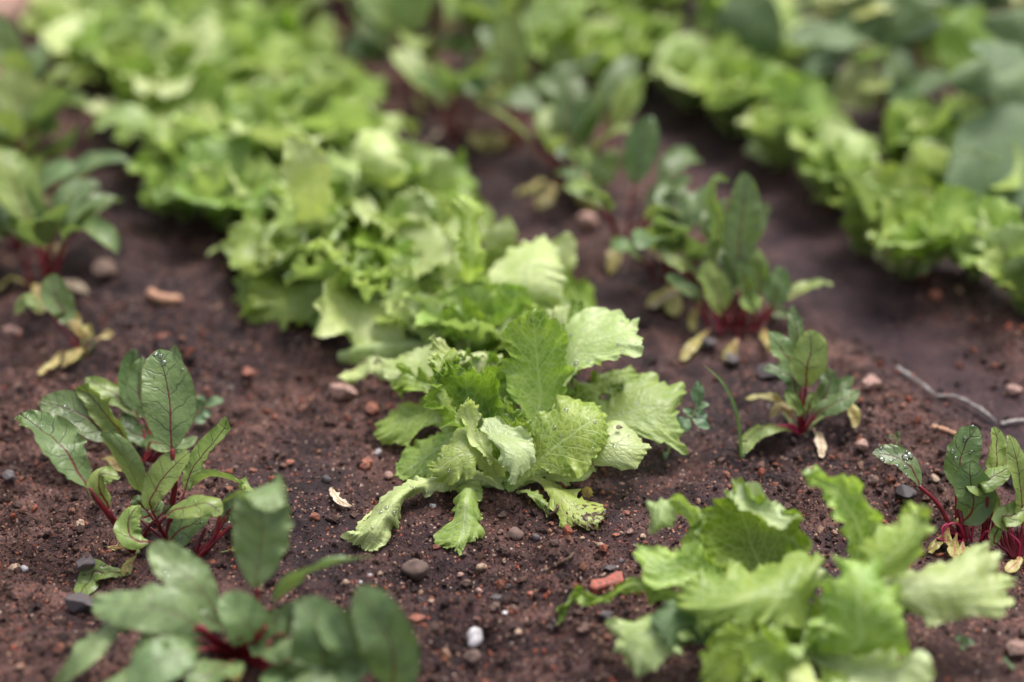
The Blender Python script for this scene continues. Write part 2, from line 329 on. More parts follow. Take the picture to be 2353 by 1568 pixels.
# sandy path beyond the bed, a corner of it in sight
c0 = ground_at(75, -10); c1 = ground_at(15, 95)
dx, dy = c1[0] - c0[0], c1[1] - c0[1]
n = 40; tt = np.linspace(-1.5, 6, n)
edge = np.stack([c0[0] + dx * tt + 0.012 * np.sin(tt * 9), c0[1] + dy * tt + 0.01 * np.sin(tt * 14)], 1)
Vp = []; 
for k in range(n):
    for j, o_ in enumerate((0, 0.01, 0.4, 1.5, 3.0)):
        x_, y_ = edge[k][0] - o_ * 0.87, edge[k][1] + o_ * 0.5
        Vp.append((x_, y_, gh1(x_, y_) * 0 + (-0.01 if j == 0 else 0.018)))
link('path', mesh_np('path', np.array(Vp), gridF(n, 5)[:, ::-1]), M['path'], kind='structure')
# ------------------------------------------------------------------ leaves
def cr(P, n, bias=1.0):
    """smooth curve through points, evenly resampled by length"""
    P = np.asarray(P, float)
    if len(P) == 2: P = np.array([P[0], (P[0] + P[1]) / 2, P[1]])
    Q = np.vstack([2 * P[0] - P[1], P, 2 * P[-1] - P[-2]])
    out = []
    for i in range(1, len(Q) - 2):
        t = np.linspace(0, 1, 14, endpoint=False)[:, None]
        a, b_, c, d = Q[i - 1], Q[i], Q[i + 1], Q[i + 2]
        out.append(0.5 * (2 * b_ + (c - a) * t + (2 * a - 5 * b_ + 4 * c - d) * t * t + (3 * b_ - a - 3 * c + d) * t ** 3))
    out = np.vstack(out + [P[-1:]])
    L = np.concatenate([[0], np.cumsum(np.linalg.norm(np.diff(out, axis=0), axis=1))]) + 1e-12 * np.arange(len(out))
    s = np.linspace(0, 1, n) ** bias
    return np.stack([np.interp(s * L[-1], L, out[:, k]) for k in range(out.shape[1])], 1), L[-1]
def nrmz(a): return a / (np.linalg.norm(a, axis=-1, keepdims=True) + 1e-12)

def finish(G, t, v, hw, L, ruf, teeth, wob, seed, fan=9.0, ramp=2.2, floor=True):
    """add ruffles and teeth to a base grid G (nu, nv, 3) and make the mesh"""
    r = np.random.RandomState(seed)
    nu, nv = G.shape[:2]
    T2, V2 = np.meshgrid(t, v, indexing='ij')
    X = V2 * hw[:, None]; Y = T2 * L
    dv = nrmz(np.gradient(G, axis=1)); dt = nrmz(np.gradient(G, axis=0)); dt[-1] = dt[-2]; dv[-1] = dv[-2]; dv[0] = dv[1]
    N = nrmz(np.cross(dv, dt))
    E = 1 - (1 - np.abs(V2) ** ramp) * (1 - T2 ** (ramp * 3.2))
    Wm = hw.max()
    th = np.arctan2(X / Wm, (Y - 0.35 * L) / (0.55 * L) + 1e-6)
    s = r.uniform(0, 6.28, 8)
    warp = 0.8 * np.sin(2.1 * th + s[0]) + 0.5 * np.sin(3.7 * th + s[1])
    rad = np.hypot(X / Wm, (Y - 0.35 * L) / (0.6 * L))
    big = np.sin(fan * th + warp + s[2] + 1.5 * rad) + 0.6 * np.sin(fan * 1.73 * th + warp * 1.4 + s[3])
    sm = np.sin(fan * 3.3 * th + 2 * warp + s[4]) + 0.6 * np.sin(fan * 5.1 * th + s[5] + warp)
    base_fade = np.clip(T2 * 4, 0, 1)
    Yc = Y * 100; sg = np.where(V2 >= 0, 1.0, -1.0); A = np.abs(V2)
    wy = 1.9 * np.sin(Yc * .83 + s[0] + sg) + 1.2 * np.sin(Yc * 1.9 + s[1] * sg) + 0.6 * np.sin(Yc * 4.1 + s[6] * sg)
    am = 0.25 + 1.5 * (0.5 + 0.5 * np.sin(Yc * .95 + s[5] * 2 * sg + .8 * np.sin(Yc * .37 + s[2]))) ** 2
    am2 = 0.35 + 1.2 * (0.5 + 0.5 * np.sin(Yc * 1.7 + s[3] * 3 * sg)) ** 1.5
    per = np.clip(9.0 / fan, 0.6, 1.6) * 1.25
    fold = np.sin(6.28 * Yc / (per * 1.5) + wy + s[2] * sg) * A ** 2.5 + (0.55 * np.sin(6.28 * Yc / (per * 0.62) + 1.6 * wy + s[3] * sg) + 0.22 * np.sin(6.28 * Yc / (per * 0.3) + 2.2 * wy + s[4] * sg)) * A ** 6
    tipw = np.clip(T2 * 1.6 - 0.8, 0, 1) ** 2
    wave = 0.35 * big * E ** 1.6 + 0.28 * sm * E ** 4 + fold * am * (1 - 0.4 * tipw) * 0.80 + (0.7 * big + 0.4 * sm) * tipw * E ** 2 * 0.6
    G = G + N * (ruf * wave * base_fade)[..., None]
    # large gentle undulation over the whole blade
    un = np.sin(X / Wm * 2.2 + s[6]) * np.sin(Y / L * 6 + s[7]) + 0.5 * np.sin(Y / L * 11 + X / Wm * 3 + s[0])
    G = G + N * (wob * un * base_fade)[..., None]
    # outline: lobes and small pointed teeth
    out = dv * (np.sign(V2) * A ** 3)[..., None] + dt * (T2 ** 6)[..., None]
    spike = lambda q: (1 - 2 * np.abs(q % 1.0 - 0.5)) ** 1.4 - 0.35
    ty = spike(Yc / 0.46 + 0.35 * wy + s[4]) + 0.8 * spike(Yc / 1.07 + 0.25 * wy + s[5])
    tt = spike(th * fan * .42 + .3 * warp + s[4]) + .8 * spike(th * fan * .19 + s[5] + .2 * warp)
    tooth = ty * am2 * (1 - tipw) + tt * tipw
    lob = 1.2 * np.sin(6.28 * Yc / 2.3 + wy * .7 + s[7] * sg) * (1 - tipw) + 0.7 * np.sin(fan * 0.6 * th + s[5]) * tipw
    teeth = teeth * 0.6
    G = G + out * (teeth * (tooth + 1.6 * lob) * E ** 5 * base_fade)[..., None] + N * (teeth * 0.6 * tooth * E ** 8 * base_fade)[..., None]
    if floor:
        z = gh(G[..., 0], G[..., 1]) + 0.0012
        G[..., 2] = np.where(G[..., 2] < z, z, G[..., 2])
    return G, N, X, Y, T2, V2

def build_leaf(name, G, X, Y, T2, V2, mat, plant, label=None):
    nu, nv = G.shape[:2]
    base = np.array(plant.o.location) if plant else np.zeros(3)
    me = mesh_np(name, (G - base).reshape(-1, 3), gridF(nu, nv))
    li = np.empty(len(me.loops), np.int32); me.loops.foreach_get('vertex_index', li)
    a = np.stack([X.ravel() * 100, Y.ravel() * 100], 1)[li]; u = me.uv_layers.new(name='flat'); u.data.foreach_set('uv', a.astype(np.float32).ravel())
    a = np.stack([V2.ravel(), T2.ravel()], 1)[li]; u = me.uv_layers.new(name='nrm'); u.data.foreach_set('uv', a.astype(np.float32).ravel())
    return link(name, me, M[mat], plant.o if plant else None, label=label)

DROP = None
def drops(leaf, G, N, spec, base, seed, side=1):
    """water drops lying on a leaf; spec = count, largest radius (m)"""
    global DROP
    if DROP is None:
        n, m_ = 7, 14; V = []
        for i in range(n):
            a = i / (n - 1) * math.pi
            for j in range(m_):
                b_ = j / m_ * 2 * math.pi; zz = math.cos(a)
                V.append((math.sin(a) * math.cos(b_), math.sin(a) * math.sin(b_), zz * (0.62 if zz > 0 else 0.12)))
        F = [[i * m_ + j, (i + 1) * m_ + j, (i + 1) * m_ + (j + 1) % m_, i * m_ + (j + 1) % m_] for i in range(n - 1) for j in range(m_)]
        DROP = mesh_np('water_drop', V, F); DROP.materials.append(M['water'])
    r = np.random.RandomState(seed); cnt, rmax = spec
    nu, nv = G.shape[:2]
    for k in range(cnt):
        i, j = r.randint(int(nu * .25), int(nu * .95)), r.randint(2, nv - 2)
        gu, gv = G[i + 1 if i + 1 < nu else i, j] - G[i - 1, j], G[i, j + 1] - G[i, j - 1]
        nn = np.cross(gv, gu); nn = nn / (np.linalg.norm(nn) + 1e-12) * side
        if nn @ (CAM - G[i, j]) < 0: nn = -nn
        if nn[2] < -0.3: continue
        rad = rmax * (0.25 + 0.75 * r.rand() ** 2.2)
        o = D.objects.new('water_drop', DROP); COL.objects.link(o); o.parent = leaf
        o.location = G[i, j] - base + nn * rad * 0.08
        o.rotation_euler = Vector(nn).to_track_quat('Z', 'Y').to_euler(); o.scale = (rad, rad * r.uniform(.8, 1.1), rad)

class Plant:
    def __init__(s, name, label, cat, bx, by, tf=(0, 0, 1), group=None, seed=1):
        g = ground_at(bx, by)
        s.o = D.objects.new(name, None); COL.objects.link(s.o); s.o.location = g; s.o.empty_display_size = 0.02
        s.o['label'] = label; s.o['category'] = cat
        if group: s.o['group'] = group
        s.b = g; s.D = float(FWD @ (g - CAM)); s.tf = tf; s.seed = seed * 100; s.r = np.random.RandomState(seed)
        s.u = tf[2] * s.D / FPX            # metres per crop pixel
        s.q = 1.0
    def pt(s, p):
        x, y = s.tf[0] + p[0] * s.tf[2], s.tf[1] + p[1] * s.tf[2]
        if len(p) > 2 and p[2] == 'g':
            return ground_at(x, y, (p[3] if len(p) > 3 else 0.2) * 0.01)
        d = p[2] if len(p) > 2 else 0
        return CAM + ray(x, y) * (s.D + d * 0.01)
    def P(s, pts): return [s.pt(p) for p in pts]
    def nseed(s): s.seed += 1; return s.seed
    def loft(s, Lm, Rm, Cm=None, mat='lettuce', cz=0.0, ruf=0.18, teeth=0.12, wob=0.06, nu=64, nv=44, fan=9.0, drop=None, name='leaf', label=None, swap=False):
        nu = int(nu * 1.5)
        if swap: Lm, Rm = Rm, Lm
        a, _ = cr(s.P(Lm), nu); b_, _ = cr(s.P(Rm), nu)
        if Cm: c, Lc = cr(s.P(Cm), nu)
        else:
            c = (a + b_) / 2; dt = np.gradient(c, axis=0); n = nrmz(np.cross(b_ - a, dt)); w_ = np.linalg.norm(b_ - a, axis=1); w_ = w_ / w_.max()
            c = c + n * (cz * 0.01 * w_)[:, None]; Lc = np.linalg.norm(np.diff(c, axis=0), axis=1).sum()
        v = np.sin(np.linspace(-1, 1, nv) * math.pi / 2) * 0.35 + np.linspace(-1, 1, nv) * 0.65; t = np.linspace(0, 1, nu)
        G = c[:, None] + v[None, :, None] * ((b_ - a) / 2)[:, None] + (v ** 2)[None, :, None] * ((a + b_) / 2 - c)[:, None]
        hw = np.linalg.norm(b_ - a, axis=1) / 2; hw = np.maximum(hw, 1e-4)
        G, N, X, Y, T2, V2 = finish(G, t, v, hw, Lc, ruf * .01, teeth * .01, wob * .01, s.nseed(), fan)
        o = build_leaf(name, G, X, Y, T2, V2, mat, s, label)
        if drop: drops(o, G, N, drop, s.b, s.seed)
        return o
    def spine(s, pts, prof, hint=(0, .5, .85), mat='lettuce', cup=0.0, ruf=0.18, teeth=0.12, wob=0.05, nu=44, nv=28, fan=9.0, drop=None, name='leaf', world=False, label=None, twist=0.0, parent=None):
        P = pts if world else s.P(pts)
        c, Lc = cr(P, nu, 0.9)
        T = nrmz(np.gradient(c, axis=0))
        h = np.asarray(hint, float)
        if h.ndim == 1: h = np.repeat(h[None], 2, 0)
        if not world: h = np.stack([q[0] * RGT + q[1] * UPV - q[2] * FWD for q in h])
        t = np.linspace(0, 1, nu) ** 0.9
        k = np.linspace(0, 1, len(h)); H = np.stack([np.interp(t, k, h[:, i]) for i in range(3)], 1)
        Nn = nrmz(H - T * np.sum(H * T, 1, keepdims=True)); B = nrmz(np.cross(T, Nn))
        if twist:
            a = twist * t; Nn, B = Nn * np.cos(a)[:, None] + B * np.sin(a)[:, None], B * np.cos(a)[:, None] - Nn * np.sin(a)[:, None]
        sc = 0.01 if world else s.u
        pt_, pw = zip(*prof); hw = np.interp(t, pt_, pw) * sc
        ker = np.ones(5) / 5; hw = np.convolve(np.pad(hw, 2, mode='edge'), ker, 'valid')
        hw[-1] = min(hw[-1], pw[-1] * sc + 1e-4); hw = np.maximum(hw, 1e-4)
        v = np.linspace(-1, 1, nv)
        cups = np.interp(t, np.linspace(0, 1, len(cup)), cup) if hasattr(cup, '__len__') else np.full(nu, cup)
        cups = np.where(np.abs(cups) < 1e-3, 1e-3, cups)
        A = cups[:, None] * v[None]
        R = (hw / cups)[:, None]
        G = c[:, None] + B[:, None] * (R * np.sin(A))[..., None] + Nn[:, None] * (R * (1 - np.cos(A)))[..., None]
        G, N, X, Y, T2, V2 = finish(G, t, v, hw, Lc, ruf * .01, teeth * .01, wob * .01, s.nseed(), fan)
        o = build_leaf(name, G, X, Y, T2, V2, mat, s, label)
        if drop: drops(o, G, N, drop, s.b, s.seed)
        return o
    def tube(s, pts, r0, r1, mat='stalk', name='stalk', parent=None, world=False, nu=16, nv=8, unit=None):
        P = pts if world else s.P(pts)
        me = tube_mesh(P, r0 * .01, r1 * .01, nu, nv, s.b)
        return link(name, me, M[mat], parent or s.o)

def tube_mesh(P, r0, r1, nu=16, nv=8, base=np.zeros(3), lump=0.0, seed=0):
    c, _ = cr(P, nu); T = nrmz(np.gradient(c, axis=0)); ref = np.array([0.3, -0.9, 0.2])
    a = nrmz(np.cross(T, ref)); b_ = np.cross(T, a); r = np.linspace(r0, r1, nu)
    if lump: r = r * (1 + lump * np.random.RandomState(seed).uniform(-1, 1, nu))
    ph = np.linspace(0, 2 * math.pi, nv, endpoint=False)
    V = c[:, None] + r[:, None, None] * (np.cos(ph)[None, :, None] * a[:, None] + np.sin(ph)[None, :, None] * b_[:, None]) - base
    i, j = np.meshgrid(np.arange(nu - 1), np.arange(nv), indexing='ij'); j2 = (j + 1) % nv
    F = np.stack([i * nv + j, i * nv + j2, (i + 1) * nv + j2, (i + 1) * nv + j], -1).reshape(-1, 4)
    V = V.reshape(-1, 3); n = len(V)
    V = np.vstack([V, c[0] - base - T[0] * r0 * .3, c[-1] - base + T[-1] * r1 * .5])
    caps = [[k, n, n, (k + 1) % nv] for k in range(nv)]
    me = D.meshes.new('tube'); fs = F.tolist() + [[(k + 1) % nv, k, n] for k in range(nv)] + [[(nu - 1) * nv + k, (nu - 1) * nv + (k + 1) % nv, n + 1] for k in range(nv)]
    me.from_pydata(V.tolist(), [], fs); me.update(); me.polygons.foreach_set('use_smooth', [True] * len(me.polygons)); return me

OV = [(0, .10), (.08, .42), (.2, .74), (.38, .97), (.52, 1), (.68, .90), (.82, .74), (.92, .52), (.98, .27), (1, .05)]   # beet blade outline
SP = [(0, .10), (.15, .28), (.35, .62), (.55, .92), (.7, 1), (.85, .86), (.94, .58), (1, .06)]                          # spoon shape
LP = [(0, .12), (.15, .16), (.35, .45), (.55, .80), (.72, 1), (.86, .95), (.94, .72), (.985, .38), (1, .05)]             # lettuce leaf outline
def prof(shape, hw): return [(a, b_ * hw) for a, b_ in shape]

def beet_leaf(pl, stalk, blade, hw, hint=(0, .4, .9), mat='beet', cup=0.35, ruf=0.05, wob=0.10, r=(.17, .10), drop=None, shape=OV, smat='stalk', twist=0, nu=36, nv=22):
    """stalk points, then blade points, in the plant's picture coordinates"""
    o = pl.spine([stalk[-1]] + blade, prof(shape, hw * 1.12), hint, mat, cup, ruf * 1.3, 0.03, wob, nu, nv, 7.0, drop, twist=twist)
    pl.tube(stalk, r[0] * .8, r[1] * .75, smat, parent=o)
    return o
# ------------------------------------------------------------------ the lettuce in the middle (coordinates of an enlarged crop of the photo; third value: cm farther than its base)
C1 = (735.4, 643.5, 0.43)
p = Plant('lettuce_plant', 'sharp green lettuce in the centre, a long pale leaf drooping on soil at left', 'lettuce', 1172, 1136, C1, 'lettuces of the central row', 11)
p.loft([(1000, 1120, 0), (1085, 735, 1), (1005, 600, 1), (970, 450, .8), (1005, 370, .6), (978, 285, .5), (1060, 200, .6), (1130, 166, 1)],
       [(1060, 1120, 0), (1215, 720, 1), (1310, 600, 1), (1333, 450, .8), (1320, 330, .6), (1262, 215, .6), (1200, 172, .9), (1132, 164, 1)],
       [(1020, 1120, 0), (1170, 680, 2), (1165, 480, 2.1), (1150, 330, 1.8), (1140, 220, 1.3), (1131, 165, 1)], ruf=0.315, wob=.11, teeth=.20, nu=90, nv=60, drop=(5, .0016))
p.loft([(1130, 1050, 0), (1230, 600, 4), (1270, 350, 5), (1340, 195, 5), (1490, 158, 5), (1610, 190, 4.6), (1690, 255, 3.6), (1722, 330, 2.5)],
       [(1170, 1050, 0), (1310, 580, 2), (1400, 490, 1.6), (1500, 450, 1.4), (1600, 415, 1.2), (1700, 405, 1.3), (1722, 335, 2.2)],
       [(1150, 1050, 0), (1280, 600, 2.6), (1370, 400, 3), (1500, 330, 2.7), (1640, 300, 2.3), (1722, 332, 2.3)], mat='lettuce_pale', ruf=0.229, wob=.11, teeth=.2, nu=80, nv=56, drop=(16, .0026))
p.loft([(1060, 1060, 0), (1350, 700, 2.5), (1560, 600, 4), (1650, 535, 5), (1780, 515, 5.2), (1860, 550, 5), (1935, 565, 4.6), (1930, 640, 4)],
       [(1100, 1090, 0), (1380, 880, 1), (1520, 810, 1.5), (1650, 790, 1.5), (1740, 830, 1.3), (1810, 850, 1.3), (1900, 915, 1.1), (1945, 900, 1.2), (1915, 740, 3), (1931, 645, 3.8)],
       [(1080, 1080, 0), (1400, 800, 2), (1600, 720, 2.6), (1750, 680, 2.8), (1870, 680, 2.9), (1930, 642, 3.8)], ruf=0.343, wob=.11, teeth=.28, nu=90, nv=60, mat='lettuce_worn', drop=(14, .0022))
p.loft([(1120, 1050, 1), (1330, 610, 4), (1450, 525, 5), (1600, 485, 5.5), (1740, 505, 5.5)], [(1150, 1050, 1), (1340, 720, 3.2), (1460, 650, 3.6), (1580, 600, 4.2), (1700, 560, 4.8), (1742, 510, 5.4)],
       mat='lettuce_dark', ruf=0.372, wob=.11, teeth=.2, cz=.3)
p.loft([(1060, 1100, 0), (1180, 700, 2.5), (1290, 300, 5), (1330, 150, 6), (1390, 110, 6.2)], [(1100, 1100, 0), (1300, 700, 3), (1400, 330, 5), (1420, 220, 5.6), (1400, 115, 6.2)], ruf=0.501, wob=.11, teeth=.3, mat='lettuce_dark')
p.loft([(1050, 1100, 0), (1130, 640, 3), (1180, 260, 6), (1230, 150, 6.5), (1300, 150, 6.5)], [(1090, 1100, 0), (1260, 640, 3), (1360, 350, 5.6), (1370, 230, 6), (1310, 150, 6.4)], ruf=0.286, wob=.11, mat='lettuce_pale', cz=.5)
p.loft([(1050, 1100, .3), (1400, 850, .2), (1550, 750, .5), (1620, 770, .4), (1700, 830, .1), (1768, 880, -.2)],
       [(1060, 1120, .2), (1400, 950, -.5), (1480, 995, -1.2), (1560, 1008, -1.4), (1660, 995, -1.4), (1730, 950, -1.1), (1768, 905, -.5)],
       [(1055, 1110, .3), (1400, 900, -.5), (1520, 880, -1.1), (1620, 885, -1.3), (1700, 890, -1.1), (1768, 890, -.4)], mat='lettuce_pale', ruf=0.129, wob=.11, teeth=.16, nu=70, nv=50, drop=(12, .0015))
p.loft([(1200, 1040, 0), (1330, 1010, -1), (1470, 1005, -1)], [(1210, 1070, 0), (1330, 1085, -1.2), (1420, 1075, -1.3), (1472, 1012, -1.1)], ruf=0.215, wob=.11, teeth=.15, mat='lettuce_pale')
p.loft([(1010, 1130, 0), (1110, 990, -.8), (1145, 880, -1), (1148, 780, -.9), (1200, 695, -.5), (1290, 655, -.2), (1390, 648, 0), (1480, 680, 0), (1535, 745, -.3)],
       [(1030, 1135, 0), (1170, 1010, -1.3), (1240, 1045, -2), (1310, 1062, -2.4), (1400, 1030, -2.4), (1455, 985, -2.2), (1510, 930, -1.8), (1520, 850, -1.2), (1545, 775, -.6)],
       [(1020, 1130, 0), (1190, 945, -1.3), (1280, 870, -1.6), (1380, 800, -1.8), (1470, 750, -1.3), (1541, 760, -.5)], ruf=0.215, wob=.11, teeth=.24, nu=96, nv=64, drop=(14, .0016))
p.loft([(960, 1060, 0), (740, 800, -1), (640, 720, -1.4), (595, 650, -1.2), (565, 560, -1), (600, 505, -.8), (640, 480, -.6), (700, 462, -.2), (760, 458, 0)],
       [(1000, 1060, 0), (960, 740, 0), (965, 650, 0), (975, 580, -.2), (940, 520, -.3), (890, 475, -.3), (850, 480, 0), (800, 500, 0), (765, 462, 0)],
       [(980, 1060, 0), (850, 760, 1.4), (790, 620, 1.9), (780, 540, 1.6), (775, 490, .9), (765, 462, .1)], ruf=0.458, wob=.11, teeth=.26, nu=96, nv=60, mat='lettuce_dark', fan=11, drop=(4, .0014))
p.loft([(900, 900, 2), (800, 500, 2.5), (650, 400, 2.2), (590, 360, 2), (620, 300, 2.2)], [(960, 900, 2), (960, 450, 3.5), (850, 395, 4), (760, 385, 4), (690, 360, 3.5), (622, 298, 2.5)],
       [(930, 900, 2), (880, 440, 3), (770, 410, 3.2), (700, 390, 2.8), (640, 330, 2.4), (621, 299, 2.3)], mat='lettuce_pale', ruf=0.286, wob=.11, teeth=.2)
p.loft([(900, 900, 1), (700, 560, 2), (680, 430, 2), (720, 400, 2.4), (800, 400, 2.6)], [(980, 900, 1), (1000, 560, 2), (960, 420, 2.5), (900, 390, 2.8), (805, 398, 2.7)],
       [(940, 900, 1), (850, 560, 3), (820, 480, 3), (804, 400, 2.7)], mat='lettuce_dark', ruf=0.501, wob=.11, teeth=.25, fan=11)
p.loft([(880, 950, .5), (640, 700, 0), (575, 600, 0), (600, 440, .5), (590, 400, .8)], [(900, 950, .5), (700, 640, .5), (640, 520, .6), (680, 440, .6), (600, 402, .8)],
       [(890, 950, .5), (670, 670, -.2), (610, 560, -.3), (640, 450, 0), (597, 402, .7)], ruf=0.429, wob=.11, teeth=.25)
p.loft([(900, 900, 2), (620, 560, 4), (560, 600, 4), (450, 520, 5), (400, 560, 5), (330, 500, 6), (318, 440, 7)], [(930, 900, 2), (700, 380, 6), (560, 370, 7), (430, 400, 7.5), (320, 435, 7.5)],
       [(915, 900, 2), (640, 470, 5), (500, 460, 5.6), (400, 460, 6), (319, 438, 7.3)], mat='lettuce_pale', ruf=0.200, wob=.11, teeth=.18)
p.loft([(900, 950, 2), (600, 640, 3.5), (500, 620, 4), (410, 600, 4.5), (395, 565, 4.8)], [(905, 930, 2), (600, 560, 4.2), (520, 500, 4.6), (450, 450, 5), (397, 560, 4.9)], mat='lettuce_dark', ruf=0.486, wob=.11, teeth=.3)
p.loft([(910, 1020, 1), (640, 790, 3), (560, 800, 3.2), (470, 870, 3.2), (420, 880, 3.6), (350, 875, 4.2), (290, 820, 4.8)],
       [(920, 1000, 1), (680, 640, 4.5), (590, 635, 5.5), (470, 650, 6), (380, 690, 6), (320, 750, 5.6), (288, 810, 5)],
       [(915, 1010, 1), (660, 700, 3.6), (540, 720, 4), (420, 765, 4.2), (340, 800, 4.4), (289, 815, 4.9)], ruf=0.200, wob=.11, teeth=.2, nu=70, nv=48)
p.loft([(940, 1080, 0), (740, 950, .5), (640, 1040, .3), (560, 1060, .3), (500, 1070, .7), (440, 1090, 1.1), (412, 1060, 1.7)],
       [(950, 1060, 0), (760, 780, 2.2), (700, 790, 2.8), (600, 830, 3.2), (500, 890, 3.2), (430, 960, 2.8), (410, 1050, 1.9)],
       [(945, 1070, 0), (750, 860, 1.2), (640, 900, 1.4), (540, 960, 1.5), (470, 1010, 1.4), (411, 1055, 1.8)], ruf=0.229, wob=.11, teeth=.22, nu=80, nv=54, drop=(5, .0012))
p.loft([(960, 1100, -.5), (830, 990, -2), (810, 1030, -2.4), (750, 1065, -2.6), (690, 1080, -2.6), (620, 1068, -2.4), (580, 1000, -1.9)],
       [(980, 1070, -.5), (860, 900, -1.5), (800, 800, -1.2), (740, 800, -1.2), (690, 870, -1.5), (620, 960, -1.6), (578, 985, -1.6)],
       [(970, 1085, -.5), (840, 940, -2), (760, 930, -2.3), (700, 960, -2.5), (640, 1000, -2.4), (579, 992, -1.8)], ruf=0.229, wob=.11, teeth=.2, nu=70, nv=50, mat='lettuce_worn', drop=(6, .0014))
p.loft([(960, 1060, -.6), (880, 930, -2.5), (800, 850, -2.3), (765, 760, -2.1), (720, 730, -2.2), (735, 680, -2.4), (780, 650, -2.2)],
       [(990, 1060, -.6), (970, 985, -2), (910, 900, -2), (850, 790, -1.8), (845, 715, -1.8), (848, 670, -2), (785, 648, -2.2)], cz=-.6, ruf=0.229, wob=.11, teeth=.2, mat='lettuce_pale')
p.loft([(990, 960, -.5), (870, 740, -1), (880, 820, -2), (930, 880, -2.8), (970, 960, -3.4), (990, 1010, -3.6), (1015, 1080, -3.8)],
       [(1060, 960, -.5), (940, 725, -.8), (1030, 800, -1.5), (1100, 820, -2), (1165, 900, -2.6), (1135, 975, -3), (1060, 1065, -3.6), (1020, 1080, -3.8)],
       [(1020, 960, -.5), (905, 730, -.9), (950, 830, -2), (1000, 880, -3), (1040, 950, -3.7), (1030, 1040, -3.9), (1017, 1080, -3.8)], mat='lettuce_pale', ruf=0.200, wob=.11, teeth=.2, nu=70, nv=50)
p.loft([(1020, 1000, 0), (1000, 760, -1), (972, 710, -1), (985, 670, -.9), (1010, 660, -.7)], [(1080, 1000, 0), (1125, 830, -.8), (1105, 750, -.8), (1060, 680, -.6), (1015, 657, -.6)], cz=-.9, ruf=0.358, wob=.11, teeth=.2)
p.loft([(1030, 1000, 0), (1050, 840, -1.6), (1000, 775, -1.6), (1060, 755, -1.5), (1115, 745, -1.4)], [(1090, 1000, 0), (1140, 860, -1.4), (1130, 800, -1.2), (1118, 750, -1.3)], cz=-.4, ruf=0.286, wob=.11, teeth=.15)
# filling leaves deeper in the heart
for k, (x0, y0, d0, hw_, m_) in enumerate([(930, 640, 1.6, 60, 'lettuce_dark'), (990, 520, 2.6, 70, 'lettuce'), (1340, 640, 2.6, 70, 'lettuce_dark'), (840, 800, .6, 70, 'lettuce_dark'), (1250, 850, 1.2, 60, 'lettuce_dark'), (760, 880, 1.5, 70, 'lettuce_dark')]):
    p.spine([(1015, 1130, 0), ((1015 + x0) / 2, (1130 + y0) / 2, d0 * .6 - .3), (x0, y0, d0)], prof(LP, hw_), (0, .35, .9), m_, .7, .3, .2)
# leaves drooping on to the soil
p.loft([(985, 1125, 0), (860, 1090, -.5), (720, 1110, -1), (600, 1150, 'g', .5), (450, 1180, 'g', .6), (435, 1300, 'g', .4), (370, 1340, 'g', .3), (360, 1400, 'g', .2), (310, 1455, 'g', .2)],
       [(970, 1100, 0), (850, 1020, -.5), (700, 1040, -.8), (560, 1055, -1.2), (430, 1105, -1.8), (330, 1190, -2.4), (240, 1290, -3.2), (170, 1340, 'g', .8), (105, 1370, 'g', .4)],
       [(978, 1110, 0), (855, 1045, -.8), (710, 1060, -1.5), (575, 1085, -2), (430, 1150, 'g', 2), (330, 1260, 'g', 1.8), (270, 1350, 'g', 1.3), (210, 1430, 'g', .3)], mat='lettuce_pale_worn', ruf=0.143, wob=.11, teeth=.16, nu=100, nv=50, drop=(26, .0018), fan=12)
p.loft([(985, 1120, 0), (900, 1090, -.3), (860, 1110, -.8), (845, 1180, 'g', .8), (850, 1240, 'g', .6), (862, 1320, 'g', .4), (850, 1370, 'g', .3), (800, 1400, 'g', .2), (750, 1445, 'g', .2)],
       [(975, 1095, 0), (860, 1050, -.4), (775, 1090, -.8), (735, 1160, 'g', 1), (715, 1230, 'g', .8), (700, 1300, 'g', .6), (640, 1340, 'g', .3), (630, 1400, 'g', .2), (680, 1440, 'g', .2)],
       [(980, 1108, 0), (880, 1060, -.6), (810, 1090, -1.3), (785, 1170, 'g', 1.8), (775, 1250, 'g', 1.4), (765, 1330, 'g', .8), (740, 1400, 'g', .4), (715, 1445, 'g', .2)], mat='lettuce_worn', ruf=0.186, wob=.11, teeth=.26, nu=90, nv=44, drop=(10, .0014), fan=12)
p.loft([(1045, 1095, 0), (1120, 1050, -.3), (1230, 1060, -.6), (1320, 1110, -.8), (1390, 1160, 'g', .8), (1460, 1180, 'g', .4), (1510, 1210, 'g', .3), (1522, 1280, 'g', .2)],
       [(1030, 1115, 0), (1100, 1080, -.3), (1190, 1100, 'g', 1), (1220, 1170, 'g', .8), (1250, 1250, 'g', .5), (1290, 1310, 'g', .2), (1370, 1320, 'g', .2), (1490, 1335, 'g', .2)],
       [(1038, 1105, 0), (1110, 1062, -.6), (1210, 1080, -1), (1280, 1150, 'g', 1.2), (1350, 1220, 'g', .8), (1430, 1270, 'g', .4), (1508, 1308, 'g', .2)], mat='lettuce_decayed', ruf=0.143, wob=.11, teeth=.22, nu=90, nv=50, drop=(5, .001), label='drooping leaf with brown rotting edge')
p.loft([(1060, 1125, 0), (1150, 1130, 'g', .6), (1210, 1180, 'g', .4), (1265, 1240, 'g', .2)], [(1045, 1140, 0), (1110, 1150, 'g', .6), (1180, 1220, 'g', .3), (1215, 1275, 'g', .2)], mat='lettuce_decayed', cz=.2, ruf=0.143, wob=.11, teeth=.1)
p.loft([(960, 1120, 0), (800, 1080, .5), (700, 1110, 'g', .6), (640, 1130, 'g', .3)], [(960, 1100, .5), (800, 1040, 1.5), (700, 1060, 1.8), (640, 1120, 'g', .3)], ruf=0.215, wob=.11, teeth=.15)
hero = p

